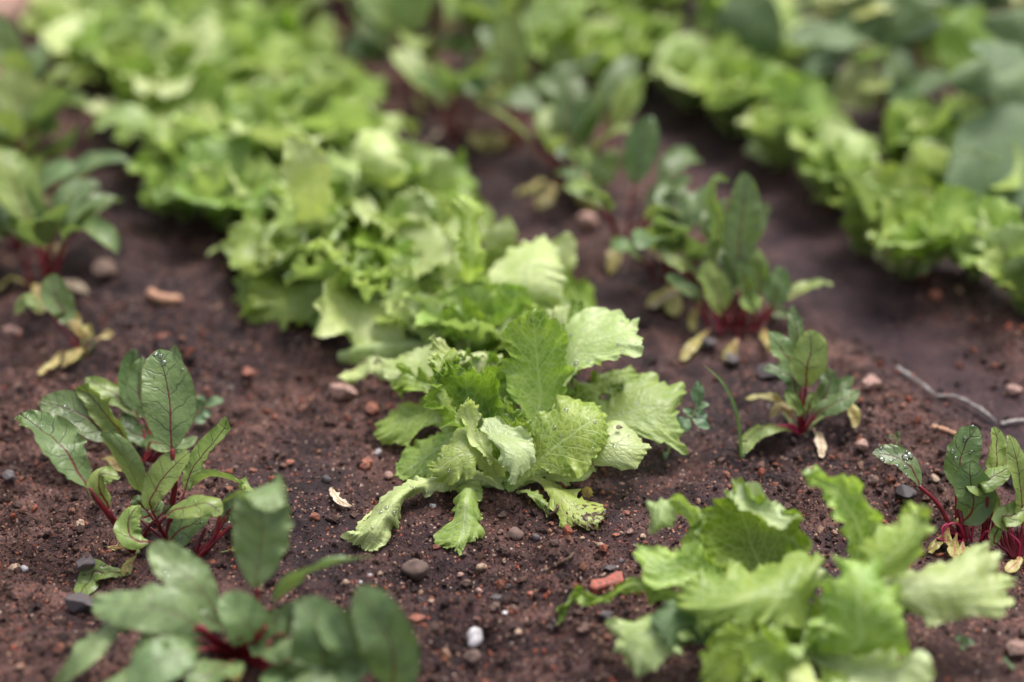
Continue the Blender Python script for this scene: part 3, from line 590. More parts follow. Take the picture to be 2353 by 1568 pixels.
# ------------------------------------------------------------------ lettuces grown from a recipe, some with leaves copied from the photo
def lettuce(bx, by, R, label, group, seed, n=20, mats=('lettuce', 'lettuce', 'lettuce_pale', 'lettuce_pale', 'lettuce_dark'), tf=(0, 0, 1), up=0.0, name='lettuce_plant', hwf=.44, rf=1.0):
    p = Plant(name, label, 'lettuce', bx, by, tf, group, seed); r = p.r
    for i in range(n):
        f = i / n; az = i * 2.39996 + r.uniform(-.3, .3)
        L = R * (1.15 - .5 * f) * r.uniform(.85, 1.12) * .01
        el = math.radians(30 + 50 * f + up + r.uniform(-12, 12)); bend = math.radians(-(75 - 45 * f) * r.uniform(.2, 1.5))
        k = 7; pts = [p.b + [0, 0, -.003]]; hs_ = []; a = el + math.radians(14); dirs = []
        for q in range(k):
            s_ = q / (k - 1); e = a + bend * s_ ** 1.5
            d = np.array([math.cos(az) * math.cos(e), math.sin(az) * math.cos(e), math.sin(e)])
            pts.append(pts[-1] + d * L / k)
            hs_.append((-math.cos(az) * math.sin(e), -math.sin(az) * math.sin(e), math.cos(e)))
        for q in pts[2:]: q[2] = max(q[2], gh1(q[0], q[1]) + .002)
        mat = mats[r.randint(len(mats))]
        p.spine(pts, prof(LP, L * 100 * hwf * r.uniform(.85, 1.2)), hs_, mat, [.3, r.uniform(.3, 1.2), r.uniform(-1.1, 1.0)], rf * r.uniform(.40, .85), .35, .25, 44, 32, r.uniform(6.5, 10), world=True, twist=r.uniform(-.7, .7))
    return p

C4 = (490.2, 245.1, .3908)
GC = 'lettuces of the central row'
p = lettuce(1110, 850, 7.5, 'lettuce right behind the sharp central one, pale rolled leaves stretched out to the left', GC, 21, 12, tf=C1)
p.loft([(780, 420, 0), (770, 330, -1), (900, 210, -3), (945, 90, -4), (960, 40, -4), (1060, 20, -4)], [(1000, 420, -1), (1020, 300, -2), (1120, 210, -3), (1150, 130, -4), (1110, 50, -4), (1062, 20, -4)], mat='lettuce', cz=-.6, ruf=.15, wob=.1)
p.loft([(640, 420, 0), (500, 420, 0), (300, 440, 0), (180, 450, 0), (100, 430, 'g', .5)], [(640, 330, 1), (500, 330, 1), (300, 350, 1), (180, 365, 1), (90, 385, 'g', 1.2)], mat='lettuce_pale', cz=1.1, ruf=.08, teeth=.1)
p.loft([(640, 520, -1), (400, 560, -2), (300, 560, -1), (180, 590, -1), (100, 560, 'g', .5)], [(640, 440, -1), (400, 470, -1), (300, 470, 0), (200, 475, 0), (95, 520, 'g', 1.2)], mat='lettuce_pale', cz=1.0, ruf=.08, teeth=.1)
p.loft([(600, 430, -2), (560, 320, -2), (500, 220, -2), (462, 120, -2), (480, 72, -2)], [(700, 430, -2), (650, 320, -2), (660, 200, -2), (620, 110, -2), (484, 70, -2)], mat='lettuce_pale', cz=-.4, ruf=.22)
p.loft([(700, 330, -2), (690, 260, -3), (670, 180, -3), (700, 130, -3)], [(800, 330, -2), (860, 270, -3), (880, 180, -3), (820, 120, -3), (705, 128, -3)], mat='lettuce_dark', cz=-.8, ruf=.4)

p = lettuce(1190, 745, 6.5, 'lettuce with a big pale rounded leaf and one tall narrow leaf, behind the central plants', GC, 22, 6, tf=C4)
p.loft([(1700, 1250, -2), (1640, 1060, -5), (1615, 980, -4), (1700, 880, -3), (1850, 800, -2), (1960, 770, -2)], [(1930, 1300, -2), (2040, 1150, -6), (2070, 1020, -6), (2050, 920, -5), (2010, 830, -3.5), (1965, 772, -2)], mat='lettuce_pale', cz=.8, ruf=.22)
p.loft([(1900, 1150, 1), (1960, 900, 0), (1990, 800, 0), (2070, 735, 0)], [(2000, 1150, 1), (2110, 960, 0), (2140, 850, 0), (2110, 760, 0), (2072, 735, 0)], mat='lettuce_pale', ruf=.2)
p.loft([(1900, 1250, 1), (2050, 1100, 0), (2090, 1000, 0)], [(1960, 1250, 1), (2120, 1150, -1), (2100, 1010, 0)], mat='lettuce', ruf=.2)
p.loft([(1440, 1150, -2), (1465, 1000, -5), (1440, 850, -7), (1445, 700, -7), (1400, 600, -7), (1430, 530, -7)], [(1520, 1150, -2), (1560, 1000, -5), (1600, 900, -7), (1560, 750, -7), (1570, 600, -7), (1540, 540, -7), (1435, 530, -7)], mat='lettuce', cz=.5, ruf=.25)
p.loft([(1330, 1150, 0), (1350, 980, -1), (1370, 870, -1), (1420, 800, -1)], [(1460, 1150, 0), (1470, 1000, -1), (1450, 850, -1), (1425, 802, -1)], mat='lettuce_pale', ruf=.15)
p.loft([(1560, 950, 2), (1600, 760, 1), (1660, 690, 1), (1730, 645, 1)], [(1760, 900, 2), (1780, 780, 1), (1770, 700, 1), (1733, 646, 1)], mat='lettuce_pale', ruf=.2)
p.loft([(1560, 1000, 2), (1600, 850, 1), (1680, 790, 1)], [(1800, 1000, 2), (1820, 860, 1), (1780, 800, 1), (1685, 790, 1)], mat='lettuce', ruf=.3)

lettuce(985, 780, 6.5, 'lettuce with crinkled leaves left of the tall narrow leaf, behind the central plant', GC, 23, 18)
p = lettuce(845, 715, 8, 'lettuce with a broad scalloped leaf hanging over brown soil, next behind the rolled leaves', GC, 24, 18, tf=C4)
p.loft([(860, 1020, 1), (720, 1060, -1), (600, 1120, -2), (560, 1200, -2), (580, 1270, -2), (660, 1320, 'g', .4)], [(960, 1080, 0), (970, 1150, -2), (930, 1220, -3), (880, 1290, -3), (790, 1310, -2), (665, 1322, 'g', .4)], [(910, 1050, 1), (800, 1120, -1.8), (740, 1200, -2.2), (700, 1260, -2), (663, 1320, 'g', .6)], swap=True, ruf=.25, teeth=.3)
p.loft([(560, 1010, 0), (560, 1080, -2), (640, 1140, -3), (720, 1120, -3)], [(700, 920, 0), (740, 970, -1), (760, 1060, -2), (725, 1118, -3)], mat='lettuce', cz=-.5, ruf=.3)
p.loft([(1000, 1250, 0), (960, 1100, -1), (980, 1000, -2), (1050, 960, -2)], [(1150, 1250, 0), (1150, 1120, -1), (1130, 1030, -2), (1055, 960, -2)], mat='lettuce_dark', ruf=.2)
lettuce(950, 620, 7.5, 'lettuce in the middle of the blurred central row, upright crinkled leaves', GC, 25, 20, up=8)
p = lettuce(680, 650, 7.5, 'lettuce with a wide scalloped leaf on the soil at the left edge of the row', GC, 26, 18, tf=C4)
p.loft([(240, 900, 0), (150, 1000, -1), (130, 1100, -2), (150, 1180, -2), (230, 1250, 'g', .4)], [(420, 960, 0), (430, 1050, -2), (440, 1170, -2), (380, 1220, -2), (300, 1200, -2), (235, 1252, 'g', .4)], [(330, 930, 1), (300, 1040, -1.5), (270, 1130, -1.6), (250, 1190, -1.4), (233, 1250, 'g', .6)], swap=True, ruf=.25, teeth=.3)
p.loft([(480, 720, -2), (460, 560, -5), (400, 350, -7), (410, 220, -7), (480, 170, -7)], [(650, 720, -2), (690, 560, -5), (680, 350, -7), (620, 230, -7), (490, 170, -7)], mat='lettuce_pale', cz=-.5, ruf=.2)
lettuce(790, 560, 8, 'blurred lettuce with grey-green broad leaf behind the scalloped ones', GC, 27, 20, up=5)
p = lettuce(905, 500, 7.5, 'lettuce with bright whitish rounded leaves on the right side of the row', GC, 28, 7, up=8, tf=C4)
p.loft([(900, 480, -3), (850, 350, -7), (830, 250, -7), (860, 160, -5), (930, 120, -5)], [(1080, 480, -3), (1120, 400, -7), (1090, 270, -7), (1030, 170, -5), (940, 120, -5)], mat='lettuce_pale', cz=.6, ruf=.2)
p.loft([(1200, 600, 0), (1150, 420, -1), (1150, 330, -2), (1200, 265, -2)], [(1400, 560, 0), (1440, 470, -1), (1420, 320, -2), (1350, 260, -2), (1208, 263, -2)], mat='lettuce_pale', cz=.6, ruf=.22)
for k, (bx, by, R, lb) in enumerate([
    (540, 530, 7.5, 'small-leaved lettuce bulging left from the row towards the beets, whitish leaf tips'),
    (430, 505, 6, 'leftmost low lettuce of the middle stretch, dark gaps between whitish tips'),
    (700, 440, 9, 'blurred lettuce left of the whitish rounded leaves'),
    (800, 385, 7.5, 'blurred lettuce on the right shoulder of the row, below the dark soil gap'),
    (470, 400, 8.5, 'blurred lettuce with a wide bright leaf above the bare soil at left'),
    (640, 350, 9, 'blurred lettuce with a white shining leaf spot in the upper row'),
    (720, 270, 8, 'blurred lettuce at the right edge of the upper row'),
    (370, 300, 9, 'big yellow-green lettuce with a dark hollow, upper left'),
    (550, 265, 9, 'blurred lettuce in the centre of the upper left mass'),
    (640, 185, 8.5, 'blurred lettuce beside the dark beet leaves at the top'),
    (280, 225, 9, 'blurred lettuce at the upper left next to bare soil'),
    (470, 185, 9, 'blurred lettuce with light leaves, upper middle of the central row'),
    (565, 95, 9.5, 'blurred yellow-green lettuce at the top edge left of the dark leaves'),
    (190, 150, 9, 'lettuce at the left edge of the row, over bare dark soil, upper left'),
    (370, 110, 10, 'pale blurred lettuce in the middle of the row, close to the top edge'),
    (180, 40, 10, 'lettuce beside the sandy path in the upper left corner'),
    (350, 20, 10.5, 'pale lettuce touching the top edge, second from the path'), (520, 0, 10.5, 'lettuce touching the top edge left of the dark beets'), (300, -90, 11, 'farthest lettuce of the central row, left'), (470, -100, 11, 'farthest lettuce of the central row, right')]):
    lettuce(bx, by, R, lb, GC, 40 + k, 11 + k % 3, up=16 + 3 * (k % 4), hwf=.56)

GR = 'lettuces of the right row'
bright = ('lettuce', 'lettuce', 'lettuce', 'lettuce_pale')
for k, (bx, by, R, lb) in enumerate([
    (2350, 715, 7, 'lettuce half out of the picture at the right edge, over loose clods'),
    (2240, 640, 6.5, 'ruffled yellow-green lettuce under the big round leaf at right'),
    (2085, 640, 7.5, 'lettuce with a rounded yellow leaf over the soil, front of the right row'),
    (1985, 585, 7.5, 'lettuce reaching farthest over the dark wet furrow, right row'),
    (2190, 510, 8, 'ruffled lettuce left of the big round leaf'),
    (1900, 470, 7.5, 'bright lettuce left of the ruffled one in the right row'),
    (2090, 400, 8, 'lettuce with frilled top below the yellowish broad leaf'),
    (1795, 385, 8, 'blurred lettuce where the right row narrows'),
    (1680, 310, 8, 'blurred lettuce with whitish leaves over a brown furrow'),
    (1585, 250, 8.5, 'blurred lettuce left of the dark gap between the plants'),
    (1740, 215, 9, 'blurred lettuce right under the tall grey-green leaf'),
    (1480, 190, 8.5, 'blurred lettuce above the far beets'),
    (1660, 130, 10, 'bright yellow-green lettuce at the top, centre right'),
    (1430, 90, 9, 'blurred dark green lettuce at the top edge, centre'),
    (1560, 20, 11, 'lettuce cut by the top edge, centre right'),
    (1400, 215, 8, 'loose blurred lettuce reaching left towards the dark beets, upper middle'), (1330, 110, 9, 'blurred lettuce among dark leaves, left of the others at the top'), (1270, 185, 8, 'blurred lettuce standing among the far beets, upper middle'), (1170, 60, 9.5, 'blurred lettuce behind the bright slanting beet leaf, top middle'),
    (1290, -10, 11, 'lettuce cut by the top edge, top middle'), (1130, -50, 11, 'lettuce cut by the top edge, farthest to the left in the right row'), (1440, -60, 11, 'lettuce cut by the top edge, second from the left in the right row')]):
    lettuce(bx, by, R, lb, GR, 70 + k, 8 + k % 3, mats=bright, up=30, hwf=.50, rf=.6)
# ------------------------------------------------------------------ lettuce in the right foreground
C3 = (1225.7, 980.5, .4792)
p = Plant('lettuce_plant', 'out-of-focus lettuce filling the lower right corner in front of the beets', 'lettuce', 1830, 1490, C3, GC, 31)
B0 = (1290, 1060)
def bl(d=0): return (B0[0], B0[1], d)
p.loft([bl(), (760, 640, 1), (745, 480, 1), (690, 400, 1), (620, 370, 1), (565, 400, 1), (562, 450, .5), (600, 490, .3)], [bl(), (840, 640, 0), (800, 450, 0), (740, 370, .5), (690, 330, .5), (660, 360, .5), (690, 440, .3), (680, 500, .2), (610, 492, .3)], mat='lettuce', ruf=0.255, wob=.28, teeth=.15, cz=-.4, nu=80)
p.loft([bl(), (820, 760, -1), (700, 780, -1.5), (600, 760, -1.4), (540, 720, -1), (478, 630, 0), (488, 580, .4)], [bl(), (840, 640, 0), (760, 560, 0), (700, 600, 0), (620, 600, .2), (560, 570, .6), (492, 578, .5)], ruf=0.238, wob=.28, teeth=.22, nu=80)
p.loft([bl(), (860, 700, 0), (815, 560, 0), (820, 420, .3), (850, 370, .6), (930, 320, 1)], [bl(), (1250, 640, 0), (1330, 560, 0), (1290, 450, .5), (1150, 370, 1), (1050, 300, 1), (935, 318, 1)], [bl(1), (1080, 660, 2), (1030, 520, 2.4), (990, 400, 2), (932, 319, 1)], mat='lettuce_dark', ruf=0.595, wob=.28, teeth=.25, nu=90, nv=60)
p.loft([(930, 330, 1), (1000, 380, .4), (1100, 440, 0), (1200, 490, 0), (1290, 450, .4)], [(970, 270, 1.5), (1080, 280, 1.4), (1110, 330, 1.2), (1200, 390, 1), (1292, 440, .6)], mat='lettuce_pale', ruf=0.170, wob=.28, cz=.4)
p.loft([bl(-1), (1250, 960, -4), (1100, 960, -5), (950, 940, -5), (800, 930, -4.5), (720, 860, -3.5), (710, 760, -2.5)], [bl(-1), (1370, 700, -2), (1330, 590, -1.5), (1200, 650, -1.5), (1050, 700, -1.8), (930, 680, -2), (800, 720, -2.4), (715, 750, -2.5)], [bl(-1), (1280, 820, -4), (1150, 800, -4.4), (1000, 800, -4.6), (850, 800, -4), (712, 755, -2.8)], ruf=0.374, wob=.28, teeth=.2, nu=90, nv=50)
p.loft([bl(), (1500, 640, 0), (1480, 520, -.5), (1420, 400, -1), (1380, 310, -1), (1310, 290, -1), (1300, 230, -1)], [bl(), (1610, 640, 0), (1650, 440, -.5), (1620, 370, -.5), (1540, 280, -1), (1430, 250, -1), (1370, 200, -1), (1303, 225, -1)], cz=-.4, ruf=0.374, wob=.28, teeth=.28, nu=90)
p.loft([bl(-1), (1480, 720, -2), (1550, 640, -2.5), (1650, 500, -3), (1760, 440, -3.5), (1800, 370, -3.5)], [bl(-1), (1650, 780, -4), (1800, 700, -4.5), (1880, 600, -4.5), (1900, 500, -4), (1860, 400, -4), (1805, 368, -3.5)], [bl(-1), (1580, 740, -3.8), (1700, 640, -4.4), (1790, 540, -4.5), (1830, 450, -4.2), (1803, 370, -3.5)], mat='lettuce', ruf=0.476, wob=.28, teeth=.22, nu=90, nv=50)
p.loft([bl(-1), (1500, 760, -2), (1800, 680, -2), (2000, 640, -2), (2130, 560, -1.5), (2230, 610, -1.5), (2305, 720, -2)], [bl(-1), (1550, 950, -3), (1850, 900, -4), (1980, 950, -4.3), (2150, 900, -4), (2230, 880, -3.5), (2306, 740, -2.2)], [bl(-1), (1530, 850, -3.4), (1830, 790, -4), (2000, 780, -4.2), (2150, 760, -3.8), (2305, 730, -2.2)], mat='lettuce_pale', ruf=0.374, wob=.28, teeth=.15, nu=90, nv=50)
p.loft([bl(-1), (1340, 1000, -4), (1350, 800, -5), (1420, 720, -5), (1500, 660, -4)], [bl(-1), (1600, 1100, -4), (1790, 1060, -5), (1760, 920, -5.5), (1700, 780, -5), (1600, 680, -4.5), (1505, 660, -4)], ruf=0.595, wob=.28, teeth=.25, cz=.8, mat='lettuce', nu=80, nv=50)
p.loft([bl(0), (1600, 950, -2), (1750, 850, -3), (1780, 790, -3)], [bl(0), (1650, 1000, -3), (1850, 860, -3), (1880, 800, -3), (1785, 785, -3)], ruf=0.340, wob=.28, mat='lettuce_dark')
p.loft([bl(-1), (800, 880, -1), (640, 840, -1), (470, 790, -.5), (250, 870, 0), (190, 840, .3), (150, 930, 'g', .3), (105, 890, 'g', .4)], [bl(0), (820, 830, -.5), (640, 780, 0), (470, 730, 0), (330, 810, 0), (215, 765, .5), (160, 830, .5), (106, 880, 'g', .5)], mat='lettuce_dark', ruf=0.272, wob=.28, teeth=.2, nu=100, fan=14)
p.loft([bl(-1), (800, 1000, -3), (620, 1150, -4), (520, 1190, -4), (480, 1150, -3.6)], [bl(-1), (780, 850, -2), (640, 880, -2.5), (480, 900, -2.5), (370, 940, -2.2), (370, 1010, -2.6), (420, 1090, -3), (478, 1148, -3.6)], cz=.5, mat='lettuce_pale', ruf=0.340, wob=.28, teeth=.25, nu=80)
p.loft([bl(-1), (820, 1040, -3), (700, 1090, -4), (620, 1050, -4.4)], [bl(-1), (800, 880, -2.4), (680, 850, -3), (570, 880, -3.5), (580, 990, -4), (618, 1048, -4.4)], cz=.2, mat='broad', ruf=0.204, wob=.28, teeth=.15)
p.loft([bl(-2), (1000, 1250, -5), (850, 1300, -5), (800, 1220, -5)], [bl(-2), (1040, 960, -4.5), (920, 950, -4.8), (820, 1050, -5), (802, 1210, -5)], mat='lettuce_dark', ruf=0.510, wob=.28, cz=.3)
p.loft([bl(-2), (1250, 1200, -6), (1150, 1260, -7), (1060, 1180, -7)], [bl(-2), (1300, 1000, -6), (1150, 960, -6.5), (1050, 1000, -6.8), (1040, 1100, -7), (1058, 1178, -7)], mat='lettuce', ruf=0.595, wob=.28, cz=-.8)
p.loft([bl(-2), (1180, 1230, -7), (1150, 1330, -8), (1200, 1420, -8)], [bl(-2), (1340, 1180, -7), (1420, 1280, -8), (1380, 1400, -8), (1210, 1422, -8)], mat='lettuce_pale', ruf=0.510, wob=.28, cz=.6, swap=True)
p.loft([bl(-2), (1480, 1300, -7), (1560, 1420, -8), (1700, 1450, -8)], [bl(-2), (1600, 1090, -6), (1750, 1080, -6.5), (1900, 1140, -7), (1880, 1300, -7.5), (1710, 1452, -8)], cz=.8, mat='lettuce_pale', ruf=0.510, wob=.28)
p.loft([bl(-2), (1400, 1250, -6), (1380, 1400, -7)], [bl(-2), (1560, 1180, -5), (1520, 1380, -7), (1390, 1402, -7)], mat='lettuce_dark', ruf=0.510, wob=.28, swap=True)
for k, (x0, y0, d0, hw_, m_) in enumerate([(1180, 700, -.5, 90, 'lettuce_dark'), (980, 900, -1.5, 90, 'lettuce_dark'), (1420, 850, -2, 90, 'lettuce'), (1120, 980, -5, 90, 'lettuce'), (1400, 980, -6, 70, 'lettuce'), (1560, 1180, -3, 80, 'lettuce_dark'), (900, 1080, -2.5, 80, 'lettuce_dark')]):
    p.spine([bl(), ((B0[0] + x0) / 2, (B0[1] + y0) / 2 - 20, d0 * .6 - .3), (x0, y0, d0)], prof(LP, hw_), (0, .35, .9), m_, .6, .35, .2)

# ------------------------------------------------------------------ beets on the left (crop C2)
C2 = (0, 735.4, .5311)
GB = 'beets of the left row'
p = Plant('beet_plant', 'beet with a tall upright oval red-veined leaf carrying a large water drop', 'beet', 385, 1240, C2, GB, 51)
beet_leaf(p, [(728, 950, 0), (745, 800, -.5), (757, 700, -1), (745, 560, -1.4)], [(738, 480, -1.5), (735, 380, -1.5), (722, 280, -1.4), (700, 190, -1), (690, 128, -.6)], 104, (0.1, .3, 1), cup=.25, wob=.10, r=(.30, .20), drop=(7, .0034), nu=60, nv=40, twist=-.05)
beet_leaf(p, [(720, 960, 0), (690, 890, -.8), (655, 820, -1.4)], [(650, 780, -1.5), (700, 690, -1.7), (760, 620, -1.6), (826, 572, -1.3)], 72, (-.3, .5, .9), 'beet_light', r=(.14, .09), drop=(5, .0010), nu=50, nv=32, cup=.3)
beet_leaf(p, [(735, 950, 0), (770, 820, .2), (800, 740, .4)], [(830, 660, .6), (880, 580, .6), (930, 520, .7), (965, 470, .8), (975, 420, .8)], 52, (-.6, .3, .9), 'beet_light', r=(.14, .09), ruf=.10, cup=.6, nu=50, nv=32)
beet_leaf(p, [(735, 965, 0), (690, 890, -2), (720, 850, -2.6)], [(760, 820, -2.8), (830, 800, -3.2), (900, 800, -3.4), (960, 840, -3.4)], 62, (0, .8, .7), 'beet_light', r=(.18, .12), cup=-.4, nu=50, nv=32, drop=(4, .0014))
beet_leaf(p, [(720, 980, 0), (640, 960, -2.4)], [(600, 960, -2.6), (560, 930, -2.8), (555, 870, -2.6), (600, 800, -2.2)], 48, (.2, .5, .8), 'beet_light', r=(.18, .12), cup=-.5, ruf=.1)
beet_leaf(p, [(735, 970, 0), (730, 960, -1.2)], [(740, 950, -1.4), (800, 900, -1.8), (860, 860, -1.8), (900, 820, -1.4)], 66, (-.3, .4, .9), 'beet', cup=.3, drop=(5, .0015))
beet_leaf(p, [(725, 960, 0), (600, 860, .4)], [(650, 850, .8), (680, 810, 1), (690, 780, 1.2)], 36, (0, .4, .9), 'beet', cup=.4)
beet_leaf(p, [(720, 940, 0), (640, 830, 0)], [(625, 820, 0), (600, 790, 0), (570, 770, 0)], 34, (0, .5, .9), 'beet', cup=.4)
beet_leaf(p, [(600, 1000, -2), (590, 1010, -2.2)], [(590, 1015, -2.2), (560, 1060, 'g', .6), (530, 1100, 'g', .3)], 24, (0, .8, .6), 'yellow', cup=.5, shape=SP, smat='stem')

p = Plant('beet_plant', 'beet with a long wavy leaf reaching the left edge on a thick red stalk', 'beet', 306, 1268, C2, GB, 52)
beet_leaf(p, [(580, 1005, 0), (500, 880, -1.6), (430, 790, -2.6), (385, 725, -3)], [(340, 660, -3), (280, 570, -2.8), (220, 500, -2.2), (150, 450, -1.4), (88, 410, -.6)], 88, (.2, .8, .6), 'beet', cup=.8, ruf=.16, wob=.18, r=(.32, .24), nu=60, nv=34, drop=(8, .0012))
beet_leaf(p, [(585, 1005, 0), (520, 900, -1.6), (470, 820, -2.2)], [(460, 790, -2.4), (430, 730, -2.8), (440, 670, -3), (520, 680, -3)], 42, (.3, .5, .8), 'beet_light', cup=-.5, ruf=.12, r=(.16, .1))
beet_leaf(p, [(600, 1000, 0), (640, 900, -1), (700, 840, -1.2)], [(720, 830, -1.2), (740, 800, -1.2)], 16, (0, .5, .9), 'beet', r=(.2, .1))
beet_leaf(p, [(580, 1010, 0), (560, 1060, -.5)], [(550, 1110, -1.6), (480, 1090, -2), (400, 1120, -2), (335, 1190, 'g', .3)], 44, (.1, .9, .4), 'beet_light', cup=-.4, shape=SP, smat='stem', r=(.1, .08))
beet_leaf(p, [(580, 1010, 0), (585, 980, -.3)], [(500, 985, 0), (460, 975, 'g', .2)], 10, (0, .8, .5), 'yellow', smat='stem', r=(.05, .04), cup=.1)

p = Plant('beet_plant', 'leafy beet behind the tall oval leaf, blades fanned to the upper left', 'beet', 335, 1068, C2, GB, 53)
beet_leaf(p, [(620, 620, 0), (560, 560, -.4), (500, 515, -.8)], [(440, 480, -1), (380, 425, -1.2), (280, 380, -1.2), (175, 350, -1)], 82, (.3, .4, .9), 'beet', cup=.3, r=(.18, .14), nu=50, nv=34, drop=(6, .0015))
beet_leaf(p, [(625, 620, 0), (590, 580, -.4), (560, 540, -.8)], [(510, 470, -1), (450, 400, -1), (400, 340, -1), (330, 290, -.8)], 52, (-.4, .1, .9), 'beet_light', cup=.9, ruf=.12, r=(.15, .1), nu=50, nv=34)
beet_leaf(p, [(630, 620, 0), (625, 500, .5), (605, 430, 1)], [(580, 390, 1), (500, 330, 1.4), (440, 290, 1.5), (370, 250, 1.6)], 44, (.2, .6, .8), 'beet_light', cup=.3, r=(.14, .1))
beet_leaf(p, [(635, 610, 0), (640, 480, .8), (620, 420, 1)], [(605, 400, 1.2), (570, 300, 1.4), (565, 200, 1.5), (585, 125, 1.5)], 52, (.3, .3, .9), 'beet', cup=.5)
beet_leaf(p, [(635, 610, 0), (650, 450, .4)], [(640, 400, .4), (600, 320, .3), (600, 240, .3), (615, 160, .5)], 46, (-.2, .3, .9), 'beet', cup=.4, ruf=.12)
beet_leaf(p, [(640, 610, 0), (700, 480, .8)], [(730, 300, 1), (750, 200, 1), (762, 108, 1.2)], 56, (-.2, .3, .9), 'beet', cup=.3)
beet_leaf(p, [(640, 620, 0), (640, 570, 0)], [(650, 525, 0), (720, 540, -.3), (800, 540, -.3), (856, 505, 0)], 38, (0, .6, .8), 'beet', cup=.3, drop=(6, .0012))
beet_leaf(p, [(630, 640, 0), (610, 740, -1.8)], [(600, 745, -2.2), (580, 680, -2.8), (520, 570, -3), (435, 488, -3)], 60, (.4, .2, -.9), 'beet', cup=.5, r=(.15, .1), nu=50, nv=34)
beet_leaf(p, [(630, 620, 0), (660, 560, .5)], [(650, 520, .5), (560, 480, .5), (540, 400, .8)], 46, (.3, .3, .9), 'beet', cup=.6, ruf=.15)
beet_leaf(p, [(620, 640, 0), (560, 600, .3)], [(550, 580, .4), (520, 520, .5), (480, 480, .6)], 34, (.4, .3, .9), 'yellow', cup=.3)
beet_leaf(p, [(620, 650, 0), (540, 650, 0)], [(520, 640, 'g', 1), (470, 600, 'g', 1), (440, 610, 'g', .5)], 18, (0, .8, .6), 'yellow', smat='stem', cup=.3)
for dx in (-12, 8, 22): p.tube([(630 + dx, 625, 0), (660 + dx, 590, -.3), (690 + dx * 2, 560, -.5)], .12, .09)

p = Plant('beet_plant', 'beet with dark curled leaves on red stalks right of the tall oval leaf', 'beet', 460, 1275, C2, GB, 54)
beet_leaf(p, [(860, 1020, 0), (930, 930, -.5), (960, 790, -.8)], [(1060, 745, -.8), (1000, 690, 0), (920, 672, .5), (850, 690, .8), (820, 740, .8)], 44, (0, .9, -.3), 'beet_light', cup=.8, ruf=.14, r=(.2, .14))
beet_leaf(p, [(865, 1020, 0), (940, 920, .2), (980, 850, .4)], [(990, 830, .5), (1040, 780, .6), (1075, 740, .6)], 40, (.2, .6, .6), 'beet', cup=-.4, drop=(6, .0012))
beet_leaf(p, [(870, 1020, 0), (930, 960, -.4), (1000, 890, -.5)], [(1010, 880, -.5), (1040, 820, -.3)], 30, (0, .6, .8), 'beet', r=(.2, .12))
beet_leaf(p, [(860, 1025, 0), (900, 980, .2), (950, 900, .6)], [(960, 880, .6), (990, 800, .8), (1010, 740, 1)], 34, (-.3, .4, .8), 'beet', r=(.16, .12), cup=.6)
beet_leaf(p, [(870, 1025, 0), (980, 1000, 0)], [(990, 998, 0), (1020, 985, 'g', .3)], 10, (0, .8, .6), 'yellow', smat='stem', r=(.06, .04))
for a_, c_ in (((850, 990), (890, 900)), ((880, 1000), (1010, 880)), ((870, 990), (930, 950))): p.tube([(865, 1025, 0), (*a_, -.2), (*c_, -.3)], .16, .1)

p = Plant('beet_plant', 'strongly blurred beet at the bottom edge with broad leaves and bright red stems', 'beet', 545, 1500, C2, GB, 55)
def fb(d=0, dx=0): return (1026 + dx, 1450, d)
beet_leaf(p, [fb(), (960, 1400, -1.5), (900, 1345, -2.6)], [(870, 1335, -3), (760, 1270, -3.8), (620, 1235, -4), (500, 1230, -3.6), (395, 1205, -3)], 94, (0, .6, .9), 'beet_grey', ruf=.10, cup=-.35, r=(.3, .2), nu=50, nv=30, wob=.15)
beet_leaf(p, [fb(), (700, 1380, -2), (560, 1340, -3)], [(500, 1320, -3), (400, 1400, -4), (310, 1480, -4.4), (235, 1550, 'g', 1)], 70, (-.2, .7, .7), 'beet_grey', ruf=.10, cup=-.4, nu=50)
beet_leaf(p, [fb(), (930, 1420, -3), (850, 1430, -4)], [(820, 1430, -4.5), (720, 1460, -5.5), (640, 1510, -6), (540, 1600, -6)], 90, (0, .6, .9), 'beet_grey', ruf=.10, cup=-.3)
beet_leaf(p, [fb(), (980, 1330, -1), (930, 1260, -2)], [(915, 1230, -2), (840, 1140, -2.2), (740, 1050, -2), (655, 965, -1.5)], 82, (-.1, .7, .8), 'beet_grey', ruf=.10, cup=.2, nu=50, nv=30, drop=(4, .0015))
beet_leaf(p, [fb(), (1110, 1300, -1), (1110, 1160, -1.5)], [(1110, 1110, -1.6), (1125, 1000, -1.8), (1135, 880, -2), (1130, 790, -2.2), (1130, 735, -3), (1150, 760, -4), (1165, 825, -4.3)], 112, [(0, .2, 1), (0, .3, 1), (0, .9, .5), (0, .3, .4)], 'beet_grey', cup=.45, wob=.2, ruf=.12, r=(.3, .2), nu=60, nv=34, shape=[(0, .1), (.1, .5), (.25, .9), (.4, 1), (.55, .95), (.7, .8), (.85, .75), (.95, .55), (1, .1)])
beet_leaf(p, [fb(), (1120, 1330, -1), (1180, 1240, -2)], [(1210, 1190, -2), (1300, 1110, -2.5), (1400, 1060, -2.6), (1500, 1040, -2.4), (1610, 1035, -2)], 58, (.3, .9, -.1), 'beet', cup=.5, nu=50)
beet_leaf(p, [fb(), (1080, 1400, -2)], [(1120, 1400, -2.4), (1060, 1300, -3.2), (1000, 1230, -3.4), (960, 1190, -3.2)], 90, (-.2, .6, .8), 'beet_grey', ruf=.10, cup=.3)
beet_leaf(p, [fb(), (1150, 1480, -3), (1250, 1600, -4)], [(1400, 1600, -5), (1400, 1450, -6), (1370, 1310, -6.2), (1300, 1210, -5.6)], 124, (0, .5, .9), 'beet', cup=.2, nu=50, nv=30)
